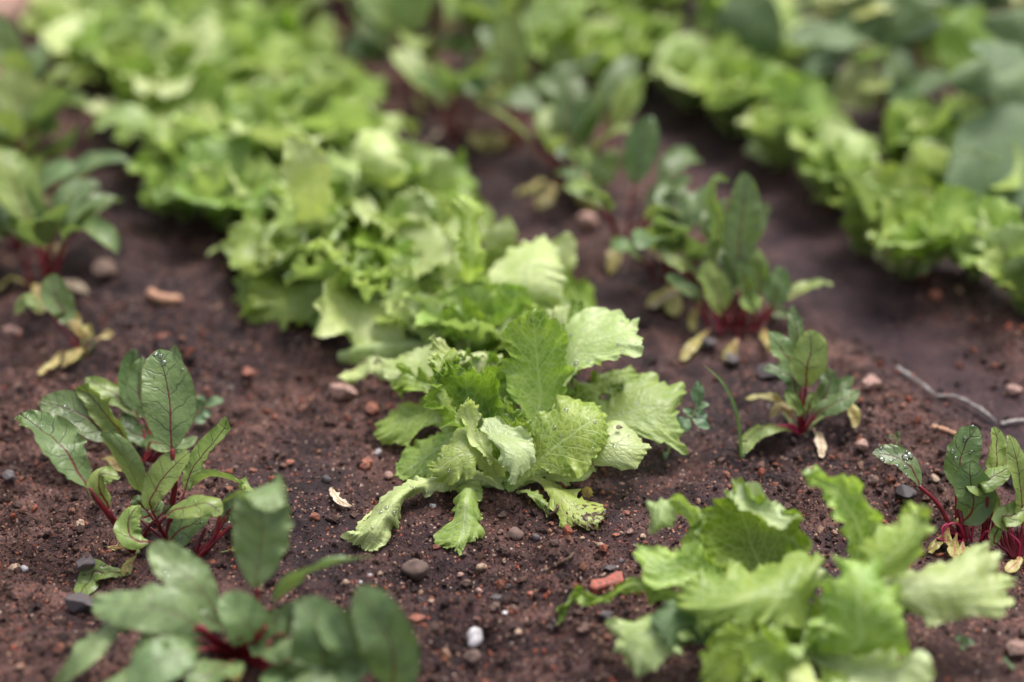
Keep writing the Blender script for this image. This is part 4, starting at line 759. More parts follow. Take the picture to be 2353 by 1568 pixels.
beet_leaf(p, [fb(), (1300, 1560, -3), (1620, 1640, -5)], [(1690, 1600, -5.5), (1700, 1450, -6.2), (1640, 1300, -6.4), (1550, 1150, -6)], 108, (-.2, .5, .9), 'beet', cup=.35, nu=50, nv=30)
beet_leaf(p, [fb(), (1110, 1420, -2)], [(1130, 1400, -2), (1180, 1330, -2.4), (1220, 1250, -2.4)], 60, (0, .6, .9), 'beet')
beet_leaf(p, [fb(), (1180, 1500, -3)], [(1200, 1500, -4), (1250, 1540, -5), (1350, 1620, -6)], 90, (0, .8, .6), 'beet', cup=-.3)
beet_leaf(p, [fb(), (960, 1500, -1.5)], [(950, 1490, -2), (860, 1500, -3), (770, 1545, -3.4)], 34, (0, .9, .4), 'yellow', shape=SP, smat='stem')
beet_leaf(p, [fb(), (1000, 1510, -2)], [(1000, 1510, -2.4), (1010, 1560, -3.4)], 44, (0, .9, .4), 'yellow', shape=SP, smat='stem')
for (st, bd, hw_, h_, m_, cu) in [
    ([fb(), (880, 1420, -2)], [(840, 1400, -3), (740, 1350, -4), (640, 1380, -4.6), (560, 1460, -5)], 70, (0, .8, .5), 'beet', -.5),
    ([fb(), (990, 1380, -1)], [(980, 1340, -1.6), (900, 1290, -2.4), (800, 1260, -2.6), (720, 1290, -3)], 60, (.2, .8, .5), 'beet', .6),
    ([fb(), (1180, 1400, -1)], [(1200, 1360, -1.6), (1260, 1290, -2), (1340, 1250, -2), (1420, 1270, -2.4)], 66, (.1, .8, .5), 'beet', .6),
    ([fb(), (1060, 1360, -.6)], [(1060, 1330, -1), (1030, 1250, -1.4), (1050, 1180, -1.4)], 50, (.3, .4, .8), 'beet_grey', .7),
    ([fb(), (1160, 1420, -3)], [(1190, 1420, -4), (1280, 1400, -5), (1350, 1440, -5.6), (1400, 1520, -6)], 80, (0, .8, .5), 'beet_grey', -.5),
    ([fb(), (1000, 1480, -3)], [(980, 1500, -4), (900, 1540, -5), (820, 1600, -6)], 80, (0, .8, .5), 'beet', .4),
    ([fb(), (1200, 1540, -4)], [(1240, 1560, -5), (1330, 1560, -6.4), (1480, 1600, -7)], 100, (0, .8, .6), 'beet_grey', -.4),
    ([fb(), (900, 1480, -2)], [(860, 1480, -3), (700, 1500, -4), (560, 1540, -4.6), (430, 1620, -5)], 66, (0, .9, .4), 'beet_grey', -.5),
    ([fb(), (1400, 1500, -4)], [(1480, 1500, -5.5), (1500, 1400, -6), (1440, 1300, -6), (1400, 1240, -5.6)], 90, (.3, .6, .8), 'beet', .5)]:
    beet_leaf(p, st, bd, hw_, h_, m_, cup=cu, wob=.2, ruf=.12)
for k in range(14):
    a_ = p.r.uniform(-1, 1); b_ = p.r.uniform(.3, 1)
    p.tube([fb(0, a_ * 40), (1026 + a_ * 120, 1430 - 60 * b_, -1.5 - b_), (1026 + a_ * 200, 1430 - 110 * b_, -2.5 - b_)], .20, .10, 'stalk_pink' if k % 3 == 0 else 'stalk')

# ------------------------------------------------------------------ beets grown from a recipe
def beet(bx, by, n, L, label, group, seed, mats=('beet', 'beet', 'beet_light'), spread=.75, yellow=3, hw=1.45):
    p = Plant('beet_plant', label, 'beet', bx, by, (0, 0, 1), group, seed); r = p.r
    for i in range(n):
        az = r.uniform(0, 6.28); f = r.uniform(0, 1); el = math.radians(82 - 45 * f * spread + r.uniform(-6, 6)); LL = L * r.uniform(.65, 1.15) * .01
        b0 = p.b + np.array([r.uniform(-1, 1), r.uniform(-1, 1), 0]) * .012
        d = lambda e: np.array([math.cos(az) * math.cos(e), math.sin(az) * math.cos(e), math.sin(e)])
        s1 = b0 + d(el) * LL * .25; s2 = s1 + d(el - .1) * LL * .22; s = [b0 - [0, 0, .004], s1, s2]
        pts = [s2]; hs_ = []; e = el - .15; k = 5; be = r.uniform(.3, 1.5) * (.4 + f)
        for q in range(k):
            pts.append(pts[-1] + d(e) * LL * .55 / k); hs_.append((-math.cos(az) * math.sin(e), -math.sin(az) * math.sin(e), math.cos(e))); e -= be / k * 1.3
        for q in pts[1:]: q[2] = max(q[2], gh1(q[0], q[1]) + .002)
        o = p.spine(pts, prof(OV, hw * r.uniform(.7, 1.15) * L / 9), hs_, mats[r.randint(len(mats))], r.uniform(.1, .9), r.uniform(.05, .16), .03, .12, 26, 16, 7, world=True, twist=r.uniform(-.5, .5))
        p.tube(s, .15, .09, 'stalk', parent=o, world=True, nu=8, nv=6)
    for i in range(yellow):
        az = r.uniform(3.3, 6.1); b0 = p.b + np.array([math.cos(az), math.sin(az), 0]) * .01
        pts = [b0 + np.array([math.cos(az) * q, math.sin(az) * q, 0]) for q in (0, .012, .025, .04)]
        for j, q in enumerate(pts): q[2] = gh1(q[0], q[1]) + (.004, .012, .009, .003)[j]
        p.spine(pts, prof(SP, r.uniform(.5, .85)), (0, 0, 1), ('yellow', 'yellow', 'straw')[i % 3], r.uniform(-.9, 1.0), .12, .05, .12, 24, 14, world=True, twist=r.uniform(-.8, .8))
    return p
beet(95, 655, 12, 12, 'beet with dark red stalks at the left edge, third from the front', GB, 61, yellow=3)
beet(40, 560, 9, 11.5, 'beet at the left edge behind the dark red stalks', GB, 62)
beet(110, 455, 10, 13, 'beet with a round grey-green leaf hanging right, upper left', GB, 63)
beet(10, 420, 10, 13, 'blurred beet at the left border under the bare soil', GB, 64)
beet(70, 330, 9, 12, 'farthest blurred beet of the left row', GB, 65)
C5 = (0, 0, 1.5008)    # crop of the upper left corner, 1 px there = 0.6645 here
C5 = (0, 0, .5471)
p = Plant('beet_plant', 'young beet with a slim grey-green leaf and small yellow leaves, beside pinkish gravel', 'beet', 190, 820, C5, GB, 66)
beet_leaf(p, [(350, 1500, 0), (300, 1380, -1), (240, 1320, -1.4)], [(270, 1320, -1.6), (230, 1230, -2), (225, 1150, -2)], 58, (.3, .4, .9), 'beet', cup=.5)
beet_leaf(p, [(350, 1500, 0), (200, 1300, -1)], [(170, 1290, -1), (110, 1250, -1), (60, 1320, -1)], 34, (0, .8, .6), 'beet_light', cup=-.4)
beet_leaf(p, [(352, 1500, 0), (345, 1420, -.6)], [(340, 1410, -.8), (300, 1340, -1), (260, 1290, -1)], 34, (.3, .4, .9), 'yellow', shape=SP, smat='stem')
beet_leaf(p, [(355, 1500, 0), (360, 1440, -.4)], [(360, 1440, -.4), (370, 1400, -.5), (380, 1360, -.5)], 30, (-.3, .5, .8), 'yellow', shape=SP)
beet_leaf(p, [(360, 1490, 0), (400, 1430, -.2)], [(400, 1430, -.2), (440, 1410, -.3), (478, 1400, -.3)], 20, (-.3, .6, .8), 'yellow', shape=SP, smat='stem')
beet_leaf(p, [(345, 1510, 0), (330, 1500, -.4)], [(340, 1470, 'g', .8), (300, 1500, 'g', .7), (262, 1540, 'g', .4)], 28, (.1, .8, .4), 'yellow', shape=SP, smat='stem')
beet_leaf(p, [(340, 1510, 0), (270, 1500, -.4)], [(260, 1480, 'g', .8), (220, 1530, 'g', .6), (160, 1568, 'g', .4)], 18, (.1, .8, .4), 'yellow', shape=SP, smat='stem')

# right side beets, crop C6 of the photo
C6 = (1348.2, 306.4, .469)
GQ = 'beets of the right row'
p = Plant('beet_plant', 'small beet standing alone beside the grass blade, right of the central lettuce', 'beet', 1838, 998, C6, GQ, 81)
kw = dict(nu=44, nv=28)
beet_leaf(p, [(1048, 1470, 0), (1060, 1350, -.8), (1075, 1240, -1.6)], [(1075, 1230, -1.7), (1080, 1150, -2), (1100, 1060, -2), (1085, 965, -1.8)], 84, (-.2, .4, .9), 'beet_light', cup=.5, r=(.2, .12), **kw)
beet_leaf(p, [(1048, 1470, 0), (1040, 1330, -.5), (1030, 1200, -1)], [(1025, 1170, -1), (980, 1090, -1), (930, 1030, -1), (885, 975, -1)], 62, (.2, .4, .9), 'beet', cup=.4, **kw)
beet_leaf(p, [(1048, 1470, 0), (1050, 1200, -.4)], [(1045, 1090, -.5), (1030, 980, -.4), (1015, 900, -.2), (1005, 845, 0)], 38, (-.3, .3, .9), 'beet', cup=.5, ruf=.1, **kw)
beet_leaf(p, [(1045, 1470, 0), (1030, 1300, -1.4)], [(1010, 1215, -1.6), (960, 1175, -1.8), (915, 1150, -1.8), (862, 1152, -1.6)], 40, (0, .7, .7), 'beet', cup=-.3, **kw)
beet_leaf(p, [(1055, 1470, 0), (1120, 1390, -.8)], [(1150, 1350, -1), (1210, 1330, -1.4), (1280, 1290, -1.5), (1335, 1260, -1.4)], 56, (-.3, .7, .7), 'beet', cup=-.2, drop=(4, .001), **kw)
beet_leaf(p, [(1055, 1470, 0), (1130, 1350, .3)], [(1160, 1300, .3), (1190, 1230, .3), (1180, 1150, .5)], 46, (-.2, .5, .8), 'beet', cup=.4, **kw)
beet_leaf(p, [(1060, 1465, 0), (1200, 1330, .6)], [(1200, 1300, .6), (1260, 1240, .6), (1300, 1190, .8)], 40, (-.2, .5, .8), 'beet', cup=.5, ruf=.12, **kw)
beet_leaf(p, [(1045, 1470, 0), (1040, 1390, -1)], [(1045, 1380, -1.2), (1010, 1310, -1.6), (975, 1255, -1.6)], 34, (.2, .5, .8), 'beet_light', cup=.5, **kw)
beet_leaf(p, [(1050, 1470, 0), (1080, 1380, -.8)], [(1080, 1360, -1), (1100, 1310, -1), (1120, 1270, -1)], 26, (-.2, .5, .8), 'beet_light', cup=.4)
beet_leaf(p, [(1040, 1470, 0), (960, 1370, .5)], [(930, 1300, .5), (860, 1290, .5), (775, 1305, .5)], 22, (0, .8, .6), 'yellow', shape=SP, smat='stem')
beet_leaf(p, [(1040, 1460, 0), (1000, 1400, 0)], [(1000, 1370, 0), (950, 1330, 0), (900, 1390, 0)], 24, (0, .6, .7), 'yellow', smat='stem')
beet_leaf(p, [(1060, 1460, 0), (1200, 1360, 0)], [(1270, 1330, 0), (1310, 1370, -.4), (1312, 1445, -.8)], 26, (0, .6, .7), 'yellow', smat='stem', shape=SP)
beet_leaf(p, [(1040, 1475, 0), (1000, 1460, -.4)], [(965, 1440, -.6), (880, 1440, -1), (800, 1490, -1.2), (765, 1570, 'g', .4)], 56, (-.4, .8, .4), 'beet_light', cup=-.3, r=(.15, .1), **kw)
beet_leaf(p, [(1060, 1475, 0), (1090, 1465, -.1)], [(1115, 1462, -.2), (1140, 1500, 'g', .6), (1150, 1580, 'g', .3)], 26, (0, .7, .7), 'straw', smat='stem', shape=SP, cup=.6)
for dx in (-50, -25, 20): p.tube([(1048, 1475, 0), (1048 + dx, 1440, -.2), (1048 + dx * 2.4, 1415 + abs(dx) * .3, -.4)], .13, .08, 'stalk_pink')

p = Plant('beet_plant', 'dense upright beet clump with crimson stem bases, in the middle of the right beet row', 'beet', 1690, 765, C6, GQ, 82)
for (st, bd, hw_, h_, m_) in [
    ([(640, 950, 0), (620, 700, -1)], [(620, 600, -1.2), (650, 450, -1.8), (610, 320, -2.2), (640, 220, -2.4), (700, 235, -2.4)], 36, (-.6, .2, .8), 'beet_light'),
    ([(740, 950, 0), (750, 700, -1)], [(745, 560, -1.4), (760, 430, -2), (775, 300, -2.4), (765, 190, -2.6)], 80, (0, .3, 1), 'beet'),
    ([(600, 950, 0), (560, 750, -.4)], [(540, 690, -.5), (450, 640, -.8), (390, 600, -.8), (340, 545, -.8)], 36, (.3, .5, .8), 'beet_light'),
    ([(600, 950, 0), (530, 830, -.8)], [(530, 790, -1), (460, 750, -1.2), (420, 720, -1.2), (385, 700, -1.2)], 50, (.2, .7, .7), 'beet'),
    ([(680, 950, 0), (660, 880, -1)], [(655, 870, -1.2), (640, 780, -1.6), (600, 700, -1.8), (590, 620, -1.8)], 66, (.1, .3, .9), 'beet_light'),
    ([(720, 950, 0), (700, 800, -.4)], [(700, 700, -.6), (720, 600, -1), (740, 530, -1)], 56, (.2, .3, .9), 'beet'),
    ([(760, 950, 0), (790, 850, -.8)], [(790, 780, -1), (770, 690, -1.2), (760, 590, -1.2)], 34, (-.4, .3, .9), 'beet_light'),
    ([(800, 950, 0), (840, 800, -.4)], [(850, 720, -.6), (840, 640, -.8), (800, 560, -.8)], 46, (-.2, .3, .9), 'beet_light'),
    ([(820, 950, 0), (900, 850, -.6)], [(910, 830, -.8), (940, 740, -1), (950, 655, -1)], 60, (-.2, .4, .9), 'beet'),
    ([(830, 950, 0), (950, 830, 0)], [(990, 795, 0), (1060, 760, 0), (1130, 740, 0), (1205, 735, 0)], 42, (0, .8, .5), 'beet_light'),
    ([(800, 950, 0), (830, 870, -1)], [(830, 870, -1), (800, 840, -1.2), (860, 810, -1.2)], 50, (0, .7, .6), 'beet_light'),
    ([(660, 950, 0), (760, 550, -.5)], [(790, 560, -.6), (820, 500, -.6), (870, 370, -.6)], 40, (-.2, .4, .9), 'beet'),
    ([(820, 950, 0), (900, 900, 0)], [(900, 890, 0), (950, 880, 0), (1000, 900, 0)], 34, (0, .7, .6), 'beet')]:
    beet_leaf(p, st, bd, hw_, h_, m_, cup=.5, ruf=.1, r=(.24, .13), nu=36, nv=22)
for (bd, hw_) in [([(600, 960, -.6), (530, 1030, 'g', .8), (455, 1115, 'g', .4)], 24), ([(740, 1010, 'g', 1), (710, 1060, 'g', .8), (690, 1130, 'g', .3)], 30), ([(870, 960, 'g', 1), (880, 1020, 'g', .8), (890, 1070, 'g', .3)], 22), ([(560, 820, -.5), (520, 900, -.6), (520, 980, 'g', .4)], 22)]:
    beet_leaf(p, [(740, 975, 0), bd[0]], bd, hw_, (0, .7, .6), 'yellow', shape=SP, smat='stalk', r=(.1, .06))
for k in range(8): p.tube([(655 + k * 25, 985 - k % 3 * 12, k % 2), (640 + k * 28, 930, -.3), (620 + k * 33, 880, -.6)], .15, .09, 'stalk_pink' if k == 0 else 'stalk')
beet(1530, 645, 9, 9.5, 'upright beet with yellowed bottom leaves behind the dense clump', GQ, 83, spread=.6, yellow=2)
beet(1600, 660, 6, 9, 'slender beet squeezed between two clumps of the right beet row', GQ, 84, spread=.5)
beet(1440, 560, 9, 10, 'beet with two erect pale leaves behind a pink pebble', GQ, 85, spread=.6, yellow=2)
beet(1300, 440, 9, 11, 'beet with one grey-green leaf hanging over the furrow to the left', GQ, 86, yellow=5)
beet(1380, 400, 8, 11, 'blurred beet with a silvery leaf below the right lettuces', GQ, 87, yellow=2)
beet(1190, 330, 9, 12, 'blurred beet with yellow bottom leaves in the upper middle', GQ, 88, yellow=4, mats=('beet', 'beet_light', 'beet_light'))
beet(1050, 310, 8, 12, 'blurred beet left of the yellow bottom leaves', GQ, 89, yellow=3, mats=('beet', 'beet_light', 'beet_light'))
beet(950, 215, 9, 13, 'blurred beet with a broad leaf reaching left over dark soil', GQ, 90, hw=2.0, mats=('beet', 'beet_light', 'beet_light'))
beet(1120, 190, 10, 14, 'blurred beet with a bright slanting leaf, top middle', GQ, 91, hw=1.8, mats=('beet', 'beet_light', 'beet_light'))
beet(820, 90, 10, 13, 'blurred dark beet beside the upper end of the central lettuce row', GQ, 93, hw=1.8, mats=('beet', 'beet_light', 'beet_light'))
beet(1000, 60, 11, 15, 'dark blurred beet at the top edge', GQ, 94, hw=1.9, mats=('beet', 'beet_light', 'beet_light'))
beet(700, -10, 10, 14, 'dark blurred beet next to the pale lettuce at the top edge', GQ, 96, hw=1.8)
beet(880, -40, 10, 15, 'farthest dark beet at the top left of the beet row', GQ, 97, hw=1.9)

# beets at the right edge, crop C3
p = Plant('beet_plant', 'beet with a grey-green leaf covered in drops on a long red stalk leaning left', 'beet', 2215, 1238, C3, GQ, 99)
beet_leaf(p, [(2020, 520, 0), (1985, 450, -.3), (1930, 360, -.7), (1850, 285, -1)], [(1840, 250, -1), (1800, 190, -1), (1730, 140, -.8), (1625, 130, -.6)], 62, (.4, .6, .8), 'beet', cup=.25, r=(.22, .16), drop=(14, .0028), nu=60, nv=36)
beet_leaf(p, [(2045, 520, 0), (2030, 420, 0), (2030, 300, 0)], [(2040, 215, 0), (2050, 150, 0), (2080, 70, 0), (2130, 5, .2)], 78, (.1, .3, 1), 'beet', cup=.3, r=(.2, .13), drop=(14, .0022), nu=60, nv=36)
beet_leaf(p, [(2080, 540, 0), (2050, 460, -.5)], [(2100, 410, -.8), (2110, 330, -1.2), (2090, 240, -1.4), (2095, 160, -1.4)], 92, (0, .4, .9), 'beet', cup=.6, r=(.18, .14), nu=56, nv=34)
beet_leaf(p, [(2160, 540, 0), (2170, 440, -.6), (2178, 330, -1.2)], [(2130, 275, -1.4), (2180, 250, -1.5), (2240, 220, -1.4), (2280, 200, -1.2)], 60, (-.1, .7, .6), 'beet_light', cup=-.5, r=(.3, .18), nu=50, nv=30)
beet_leaf(p, [(2165, 540, 0), (2190, 450, -.5)], [(2200, 420, -.6), (2200, 360, -.9), (2190, 300, -1.2)], 34, (0, .5, .8), 'beet_light', cup=.4)
beet_leaf(p, [(2200, 540, 0), (2215, 300, 0)], [(2215, 200, 0), (2220, 120, 0), (2225, 60, .1), (2210, 0, .3)], 54, (.4, .3, .9), 'beet_light', cup=.4, nu=50, nv=30)
for (bd, hw_) in [([(1980, 500, -.3), (1940, 560, 'g', .4), (1890, 600, 'g', .3)], 22), ([(2030, 510, -.6), (2020, 570, -1.2), (2015, 640, 'g', .6)], 26), ([(1990, 480, -.3), (1985, 520, -.6), (1990, 580, 'g', .6)], 18), ([(2060, 550, -.8), (2060, 590, -1.2), (2100, 620, 'g', .6)], 36), ([(2000, 480, -.2), (2030, 460, -.4), (2060, 450, 0)], 16), ([(2080, 420, .5), (2090, 410, .5), (2095, 380, .6)], 16)]:
    beet_leaf(p, [(2060, 535, 0), bd[0]], bd, hw_, (0, .7, .7), 'yellow', shape=SP, smat='stalk_pink', r=(.08, .06), cup=.5)
for q in ([(2070, 540, 0), (2040, 470, -.8), (1990, 470, -1), (1965, 510, -.9)], [(2080, 545, 0), (2000, 555, -.8), (1930, 535, -.8)], [(2140, 550, 0), (2170, 505, -.8), (2210, 510, -.8)], [(2060, 545, 0), (1980, 560, -.8), (1960, 490, -.8), (1985, 465, -.6)], [(2100, 550, 0), (2110, 480, -.2), (2125, 430, 0)]):
    p.tube(q, .09, .06, 'stalk_pink')
for q in ([(2050, 540, 0), (2050, 440, -.6), (2035, 380, -.4)], [(2085, 545, 0), (2060, 420, .3), (2030, 330, .5)], [(2170, 545, 0), (2160, 470, -.4)]): p.tube([*q, (q[-1][0] + 3, q[-1][1] - 25, q[-1][2])], .2, .12)

p = Plant('beet_plant', 'beet cut by the right edge, tall leaf and crimson roots behind pale lettuce leaf', 'beet', 2322, 1282, C3, GQ, 100)
beet_leaf(p, [(2330, 620, 0), (2345, 480, -.5)], [(2345, 400, -.8), (2340, 280, -1.2), (2310, 150, -1.2), (2275, 40, -1)], 62, (.4, .3, .9), 'beet_light', cup=.3, r=(.2, .13), nu=56, nv=34)
beet_leaf(p, [(2320, 620, 0), (2280, 500, -.5)], [(2250, 440, -.8), (2290, 430, -1), (2340, 400, -1), (2400, 400, -1)], 56, (0, .6, .8), 'beet_light', cup=.4)
beet_leaf(p, [(2300, 620, 0), (2220, 560, -.4)], [(2210, 560, -.5), (2215, 520, -.6), (2240, 460, -.6)], 24, (-.2, .5, .9), 'beet_light', cup=.4)
beet_leaf(p, [(2340, 620, 0), (2370, 500, 0)], [(2375, 470, 0), (2400, 380, 0), (2420, 300, 0)], 60, (-.2, .5, .9), 'beet', cup=.4)
beet_leaf(p, [(2320, 630, 0), (2330, 640, -.6)], [(2330, 630, -1), (2310, 660, -1.8), (2265, 700, 'g', .6)], 28, (.2, .8, .5), 'yellow', shape=SP, smat='stalk_pink', cup=-.4)
for dx in (-60, -40, -20, 0, 20): p.tube([(2320 + dx * .4, 630, 0), (2310 + dx, 560, -.2), (2300 + dx * 1.2, 500, -.5)], .18, .1)
for q in ([(2310, 620, 0), (2290, 490, -.6), (2250, 480, -.6)], [(2320, 630, 0), (2330, 560, -.8), (2280, 510, -.8)]): p.tube(q, .09, .06, 'stalk_pink')

# ------------------------------------------------------------------ tall broad-leaved plants at the upper right
def broad(bx, by, label, seed, leaves):
    p = Plant('broad_leaved_plant', label, 'leafy plant', bx, by, (0, 0, 1), 'broad-leaved plants at the upper right', seed)
    for (st, L_, R_, mt, cz) in leaves:
        o = p.loft(L_, R_, mat=mt, cz=cz, ruf=.08, teeth=.05, wob=.25, nu=40, nv=30, fan=5)
        p.tube([(bx, by, 0)] + st, .35, .22, 'stem' if p.r.rand() < .6 else 'stem_brown', parent=o, nu=14)
broad(2310, 420, 'large-leaved plant with a huge round grey-green leaf at the right edge', 111, [
    ([(2330, 400, -5), (2345, 380, -9)], [(2440, 450, -10), (2350, 480, -12), (2260, 480, -12), (2180, 430, -12), (2172, 380, -11)], [(2440, 330, -8), (2400, 260, -7), (2300, 245, -7), (2210, 290, -9), (2175, 375, -11)], 'broad', .6),
    ([(2330, 300, -2), (2360, 230, -3)], [(2380, 230, -4), (2290, 225, -5), (2220, 215, -5), (2170, 185, -5)], [(2380, 130, -2), (2300, 130, -3), (2220, 150, -4), (2172, 180, -5)], 'broad', .5),
    ([(2300, 330, -2), (2290, 290, -4)], [(2330, 310, -5), (2250, 320, -6), (2180, 270, -6)], [(2340, 240, -4), (2260, 240, -5), (2182, 265, -6)], 'broad', .3),
    ([(2330, 200, 0), (2340, 120, 0)], [(2360, 230, 0), (2280, 140, 0), (2250, 60, 0), (2320, 20, 0)], [(2460, 200, 0), (2460, 80, 0), (2400, 10, 0), (2325, 18, 0)], 'broad', .4),
    ([(2290, 250, 0), (2250, 120, 1)], [(2180, 180, 0), (2150, 90, 0), (2200, 20, 0)], [(2270, 170, 0), (2290, 90, 0), (2260, 20, 0), (2205, 18, 0)], 'lettuce_dark', .4)])
broad(2115, 330, 'large-leaved plant with brownish stem and a yellowish hanging leaf beside the dark gap', 112, [
    ([(2090, 200, 0), (2000, 120, -2)], [(1970, 110, -2), (1925, 180, -3), (1905, 240, -3), (1960, 258, -3)], [(1990, 110, -2), (2015, 180, -3), (2010, 240, -3), (1965, 260, -3)], 'broad_yellow', .4),
    ([(2100, 180, -1), (2060, 130, -2)], [(2050, 110, -2), (2030, 180, -3), (2040, 250, -3), (2070, 290, -3)], [(2080, 110, -2), (2110, 170, -3), (2110, 240, -3), (2075, 290, -3)], 'broad', .4),
    ([(2110, 150, 0), (2100, 40, 0)], [(2010, 110, 0), (1990, 50, 0), (2030, -10, 0), (2080, -20, 0)], [(2100, 120, 0), (2150, 60, 0), (2130, 0, 0), (2085, -20, 0)], 'broad', .4),
    ([(2120, 150, 0), (2150, 60, 0)], [(2130, 150, 0), (2100, 90, 0), (2130, 30, 0), (2180, 20, 0)], [(2220, 150, 0), (2240, 90, 0), (2220, 30, 0), (2185, 20, 0)], 'lettuce_dark', .4)])
broad(1800, 230, 'tall plant with one broad grey-green leaf over the right lettuce row, top', 113, [
    ([(1760, 120, -4), (1740, 60, -6)], [(1730, 190, -5), (1660, 120, -7), (1650, 40, -8), (1690, -40, -8)], [(1760, 190, -5), (1800, 90, -7), (1780, 0, -8), (1700, -42, -8)], 'broad', .4)])
broad(1980, 150, 'blurred broad-leaved plant with an orange-brown leaf at the top edge', 114, [
    ([(1960, 60, 0), (1900, 10, 0)], [(1950, 60, 0), (1880, 40, 0), (1840, -20, 0), (1860, -60, 0)], [(1980, 0, 0), (1950, -50, 0), (1865, -62, 0)], 'broad_yellow', .4),
    ([(2000, 60, 2), (2060, -20, 2)], [(1990, 60, 2), (1970, -40, 2), (2010, -100, 2)], [(2120, 60, 2), (2150, -20, 2), (2100, -100, 2), (2015, -102, 2)], 'broad', .4),
    ([(2050, 60, 4), (2200, -20, 4)], [(2120, 60, 4), (2140, -60, 4), (2200, -120, 4)], [(2290, 40, 4), (2320, -40, 4), (2280, -120, 4), (2205, -122, 4)], 'broad', .4),
    ([(2100, 60, 6), (2330, -20, 6)], [(2260, 20, 6), (2280, -80, 6), (2350, -120, 6)], [(2440, 20, 6), (2470, -80, 6), (2355, -122, 6)], 'lettuce_dark', .4)])

for k, (bx, by, lb) in enumerate([(2240, 330, 'leafy plant between the large-leaved ones, upper right'), (2090, 70, 'blurred leafy plant at the top edge behind the brownish stem'), (2180, 90, 'blurred leafy plant near the top edge, left of the corner plant'), (2330, 60, 'blurred leafy plant in the upper right corner'), (2040, 260, 'low leafy plant under the yellowish hanging leaf')]):
    q = Plant('broad_leaved_plant', lb, 'leafy plant', bx, by, (0, 0, 1), 'broad-leaved plants at the upper right', 140 + k); r = q.r
    for i in range(13):
        az = r.uniform(0, 6.28); e = math.radians(r.uniform(35, 85)); LL = r.uniform(.08, .17); d = np.array([math.cos(az) * math.cos(e), math.sin(az) * math.cos(e), math.sin(e)])
        s0, s1 = q.b + d * LL * .5, q.b + d * LL; d2 = np.array([math.cos(az), math.sin(az), r.uniform(-.5, .5)]); W_ = r.uniform(.025, .04)
        o = q.spine([s1, s1 + d2 * W_, s1 + d2 * W_ * 2 - [0, 0, .01]], prof(OV, W_ * 62), (-d2[0] * .3, -d2[1] * .3, 1), ('broad', 'broad', 'lettuce_dark', 'broad_yellow')[r.randint(4) if r.rand() < .6 else 0], r.uniform(-.5, .6), .12, .08, .25, 26, 18, world=True, twist=r.uniform(-.6, .6))
        q.tube([q.b, s0, s1], .25, .15, 'stem' if i % 2 else 'stem_brown', parent=o, world=True, nu=8, nv=6)

# ------------------------------------------------------------------ weeds and a blade of grass
def weed(name, bx, by, tf, label, stem, leaves, seed, hw0=18, mat='weed'):
    p = Plant(name, label, 'weed', bx, by, tf, None, seed)
    p.tube(stem, .10, .06, 'stem', name='stem')
    for (a_, c_, d_, hw_) in leaves:
        mx = ((a_[0] + c_[0]) / 2, (a_[1] + c_[1]) / 2 - 6)
        p.spine([(*a_, d_), (*mx, d_ - .2), (*c_, d_ - .2)], prof(OV, hw_), (0.1, .6, .8), mat, .3, .03, .01, .04, 24, 16)
    return p
weed('weed_seedling', 1530, 1050, C6, 'small grey-green weed touching the right edge of the central lettuce', [(395, 1580, 0), (420, 1500, 0), (500, 1420, 0), (540, 1330, 0), (545, 1260, 0)],
     [((540, 1330), (545, 1215), -.2, 34), ((540, 1350), (600, 1330), -.2, 20), ((520, 1400), (600, 1450), -.4, 28), ((500, 1400), (450, 1460), -.5, 42), ((520, 1390), (470, 1350), 0, 24), ((530, 1370), (590, 1400), 0, 24), ((410, 1520), (430, 1440), 0, 16), ((400, 1560), (380, 1600), 0, 16)], 121)
weed('weed_seedling', 470, 985, C2, 'grey-green weed behind the tall oval beet leaf', [(800, 480, 0), (830, 420, 0), (870, 380, 0), (890, 360, 0)],
     [((870, 390), (860, 325), 0, 26), ((890, 370), (968, 350), 0, 28), ((860, 410), (915, 410), 0, 26), ((840, 430), (890, 440), -.3, 30), ((830, 420), (790, 380), 0, 26), ((820, 450), (780, 470), 0, 26), ((850, 400), (830, 350), 0, 22)], 122)
weed('weed_seedling', 2215, 1480, C3, 'tiny round-leaved weed at the lower right corner', [(2060, 1075, 0), (2060, 1040, -.3), (2050, 1020, -.5)], [((2050, 1030), (2020, 1010), -.4, 18), ((2060, 1040), (2115, 1040), -.4, 20), ((2060, 1050), (2050, 1090), -.4, 16), ((2055, 1030), (2070, 1000), -.4, 14)], 123)
weed('weed_seedling', 2318, 1540, C3, 'tiny dark green weed beside the right edge at the bottom', [(2285, 1160, 0), (2283, 1145, -.2), (2280, 1135, -.3)], [((2280, 1140), (2250, 1110), -.2, 16), ((2280, 1140), (2305, 1165), -.2, 16)], 124)
weed('weed_seedling', 2058, 1030, C3, 'red-stemmed sprout on open soil left of the right beets', [(1740, 95, 0), (1738, 60, 0), (1735, 45, 0)], [((1735, 60), (1700, 50), 0, 12), ((1735, 50), (1760, 30), 0, 12), ((1735, 60), (1760, 65), 0, 12)], 125, mat='beet')
p = Plant('grass_blade', 'single curved grass blade standing between the small beet and the lettuce', 'grass', 1702, 1055, C6, None, 126)
p.spine([(757, 1590, 0), (752, 1480, -.4), (735, 1370, -.8), (690, 1260, -.8), (640, 1190, -.6), (578, 1140, -.2)], [(0, 9), (.5, 10), (.8, 7), (1, 1)], (-.5, .3, .8), 'grass', .5, 0, 0, 0, 50, 8)
p.spine([(757, 1590, 0), (780, 1560, 0), (800, 1530, 0)], [(0, 6), (1, 1)], (0, .3, .8), 'grass', .5, 0, 0, 0, 12, 6)
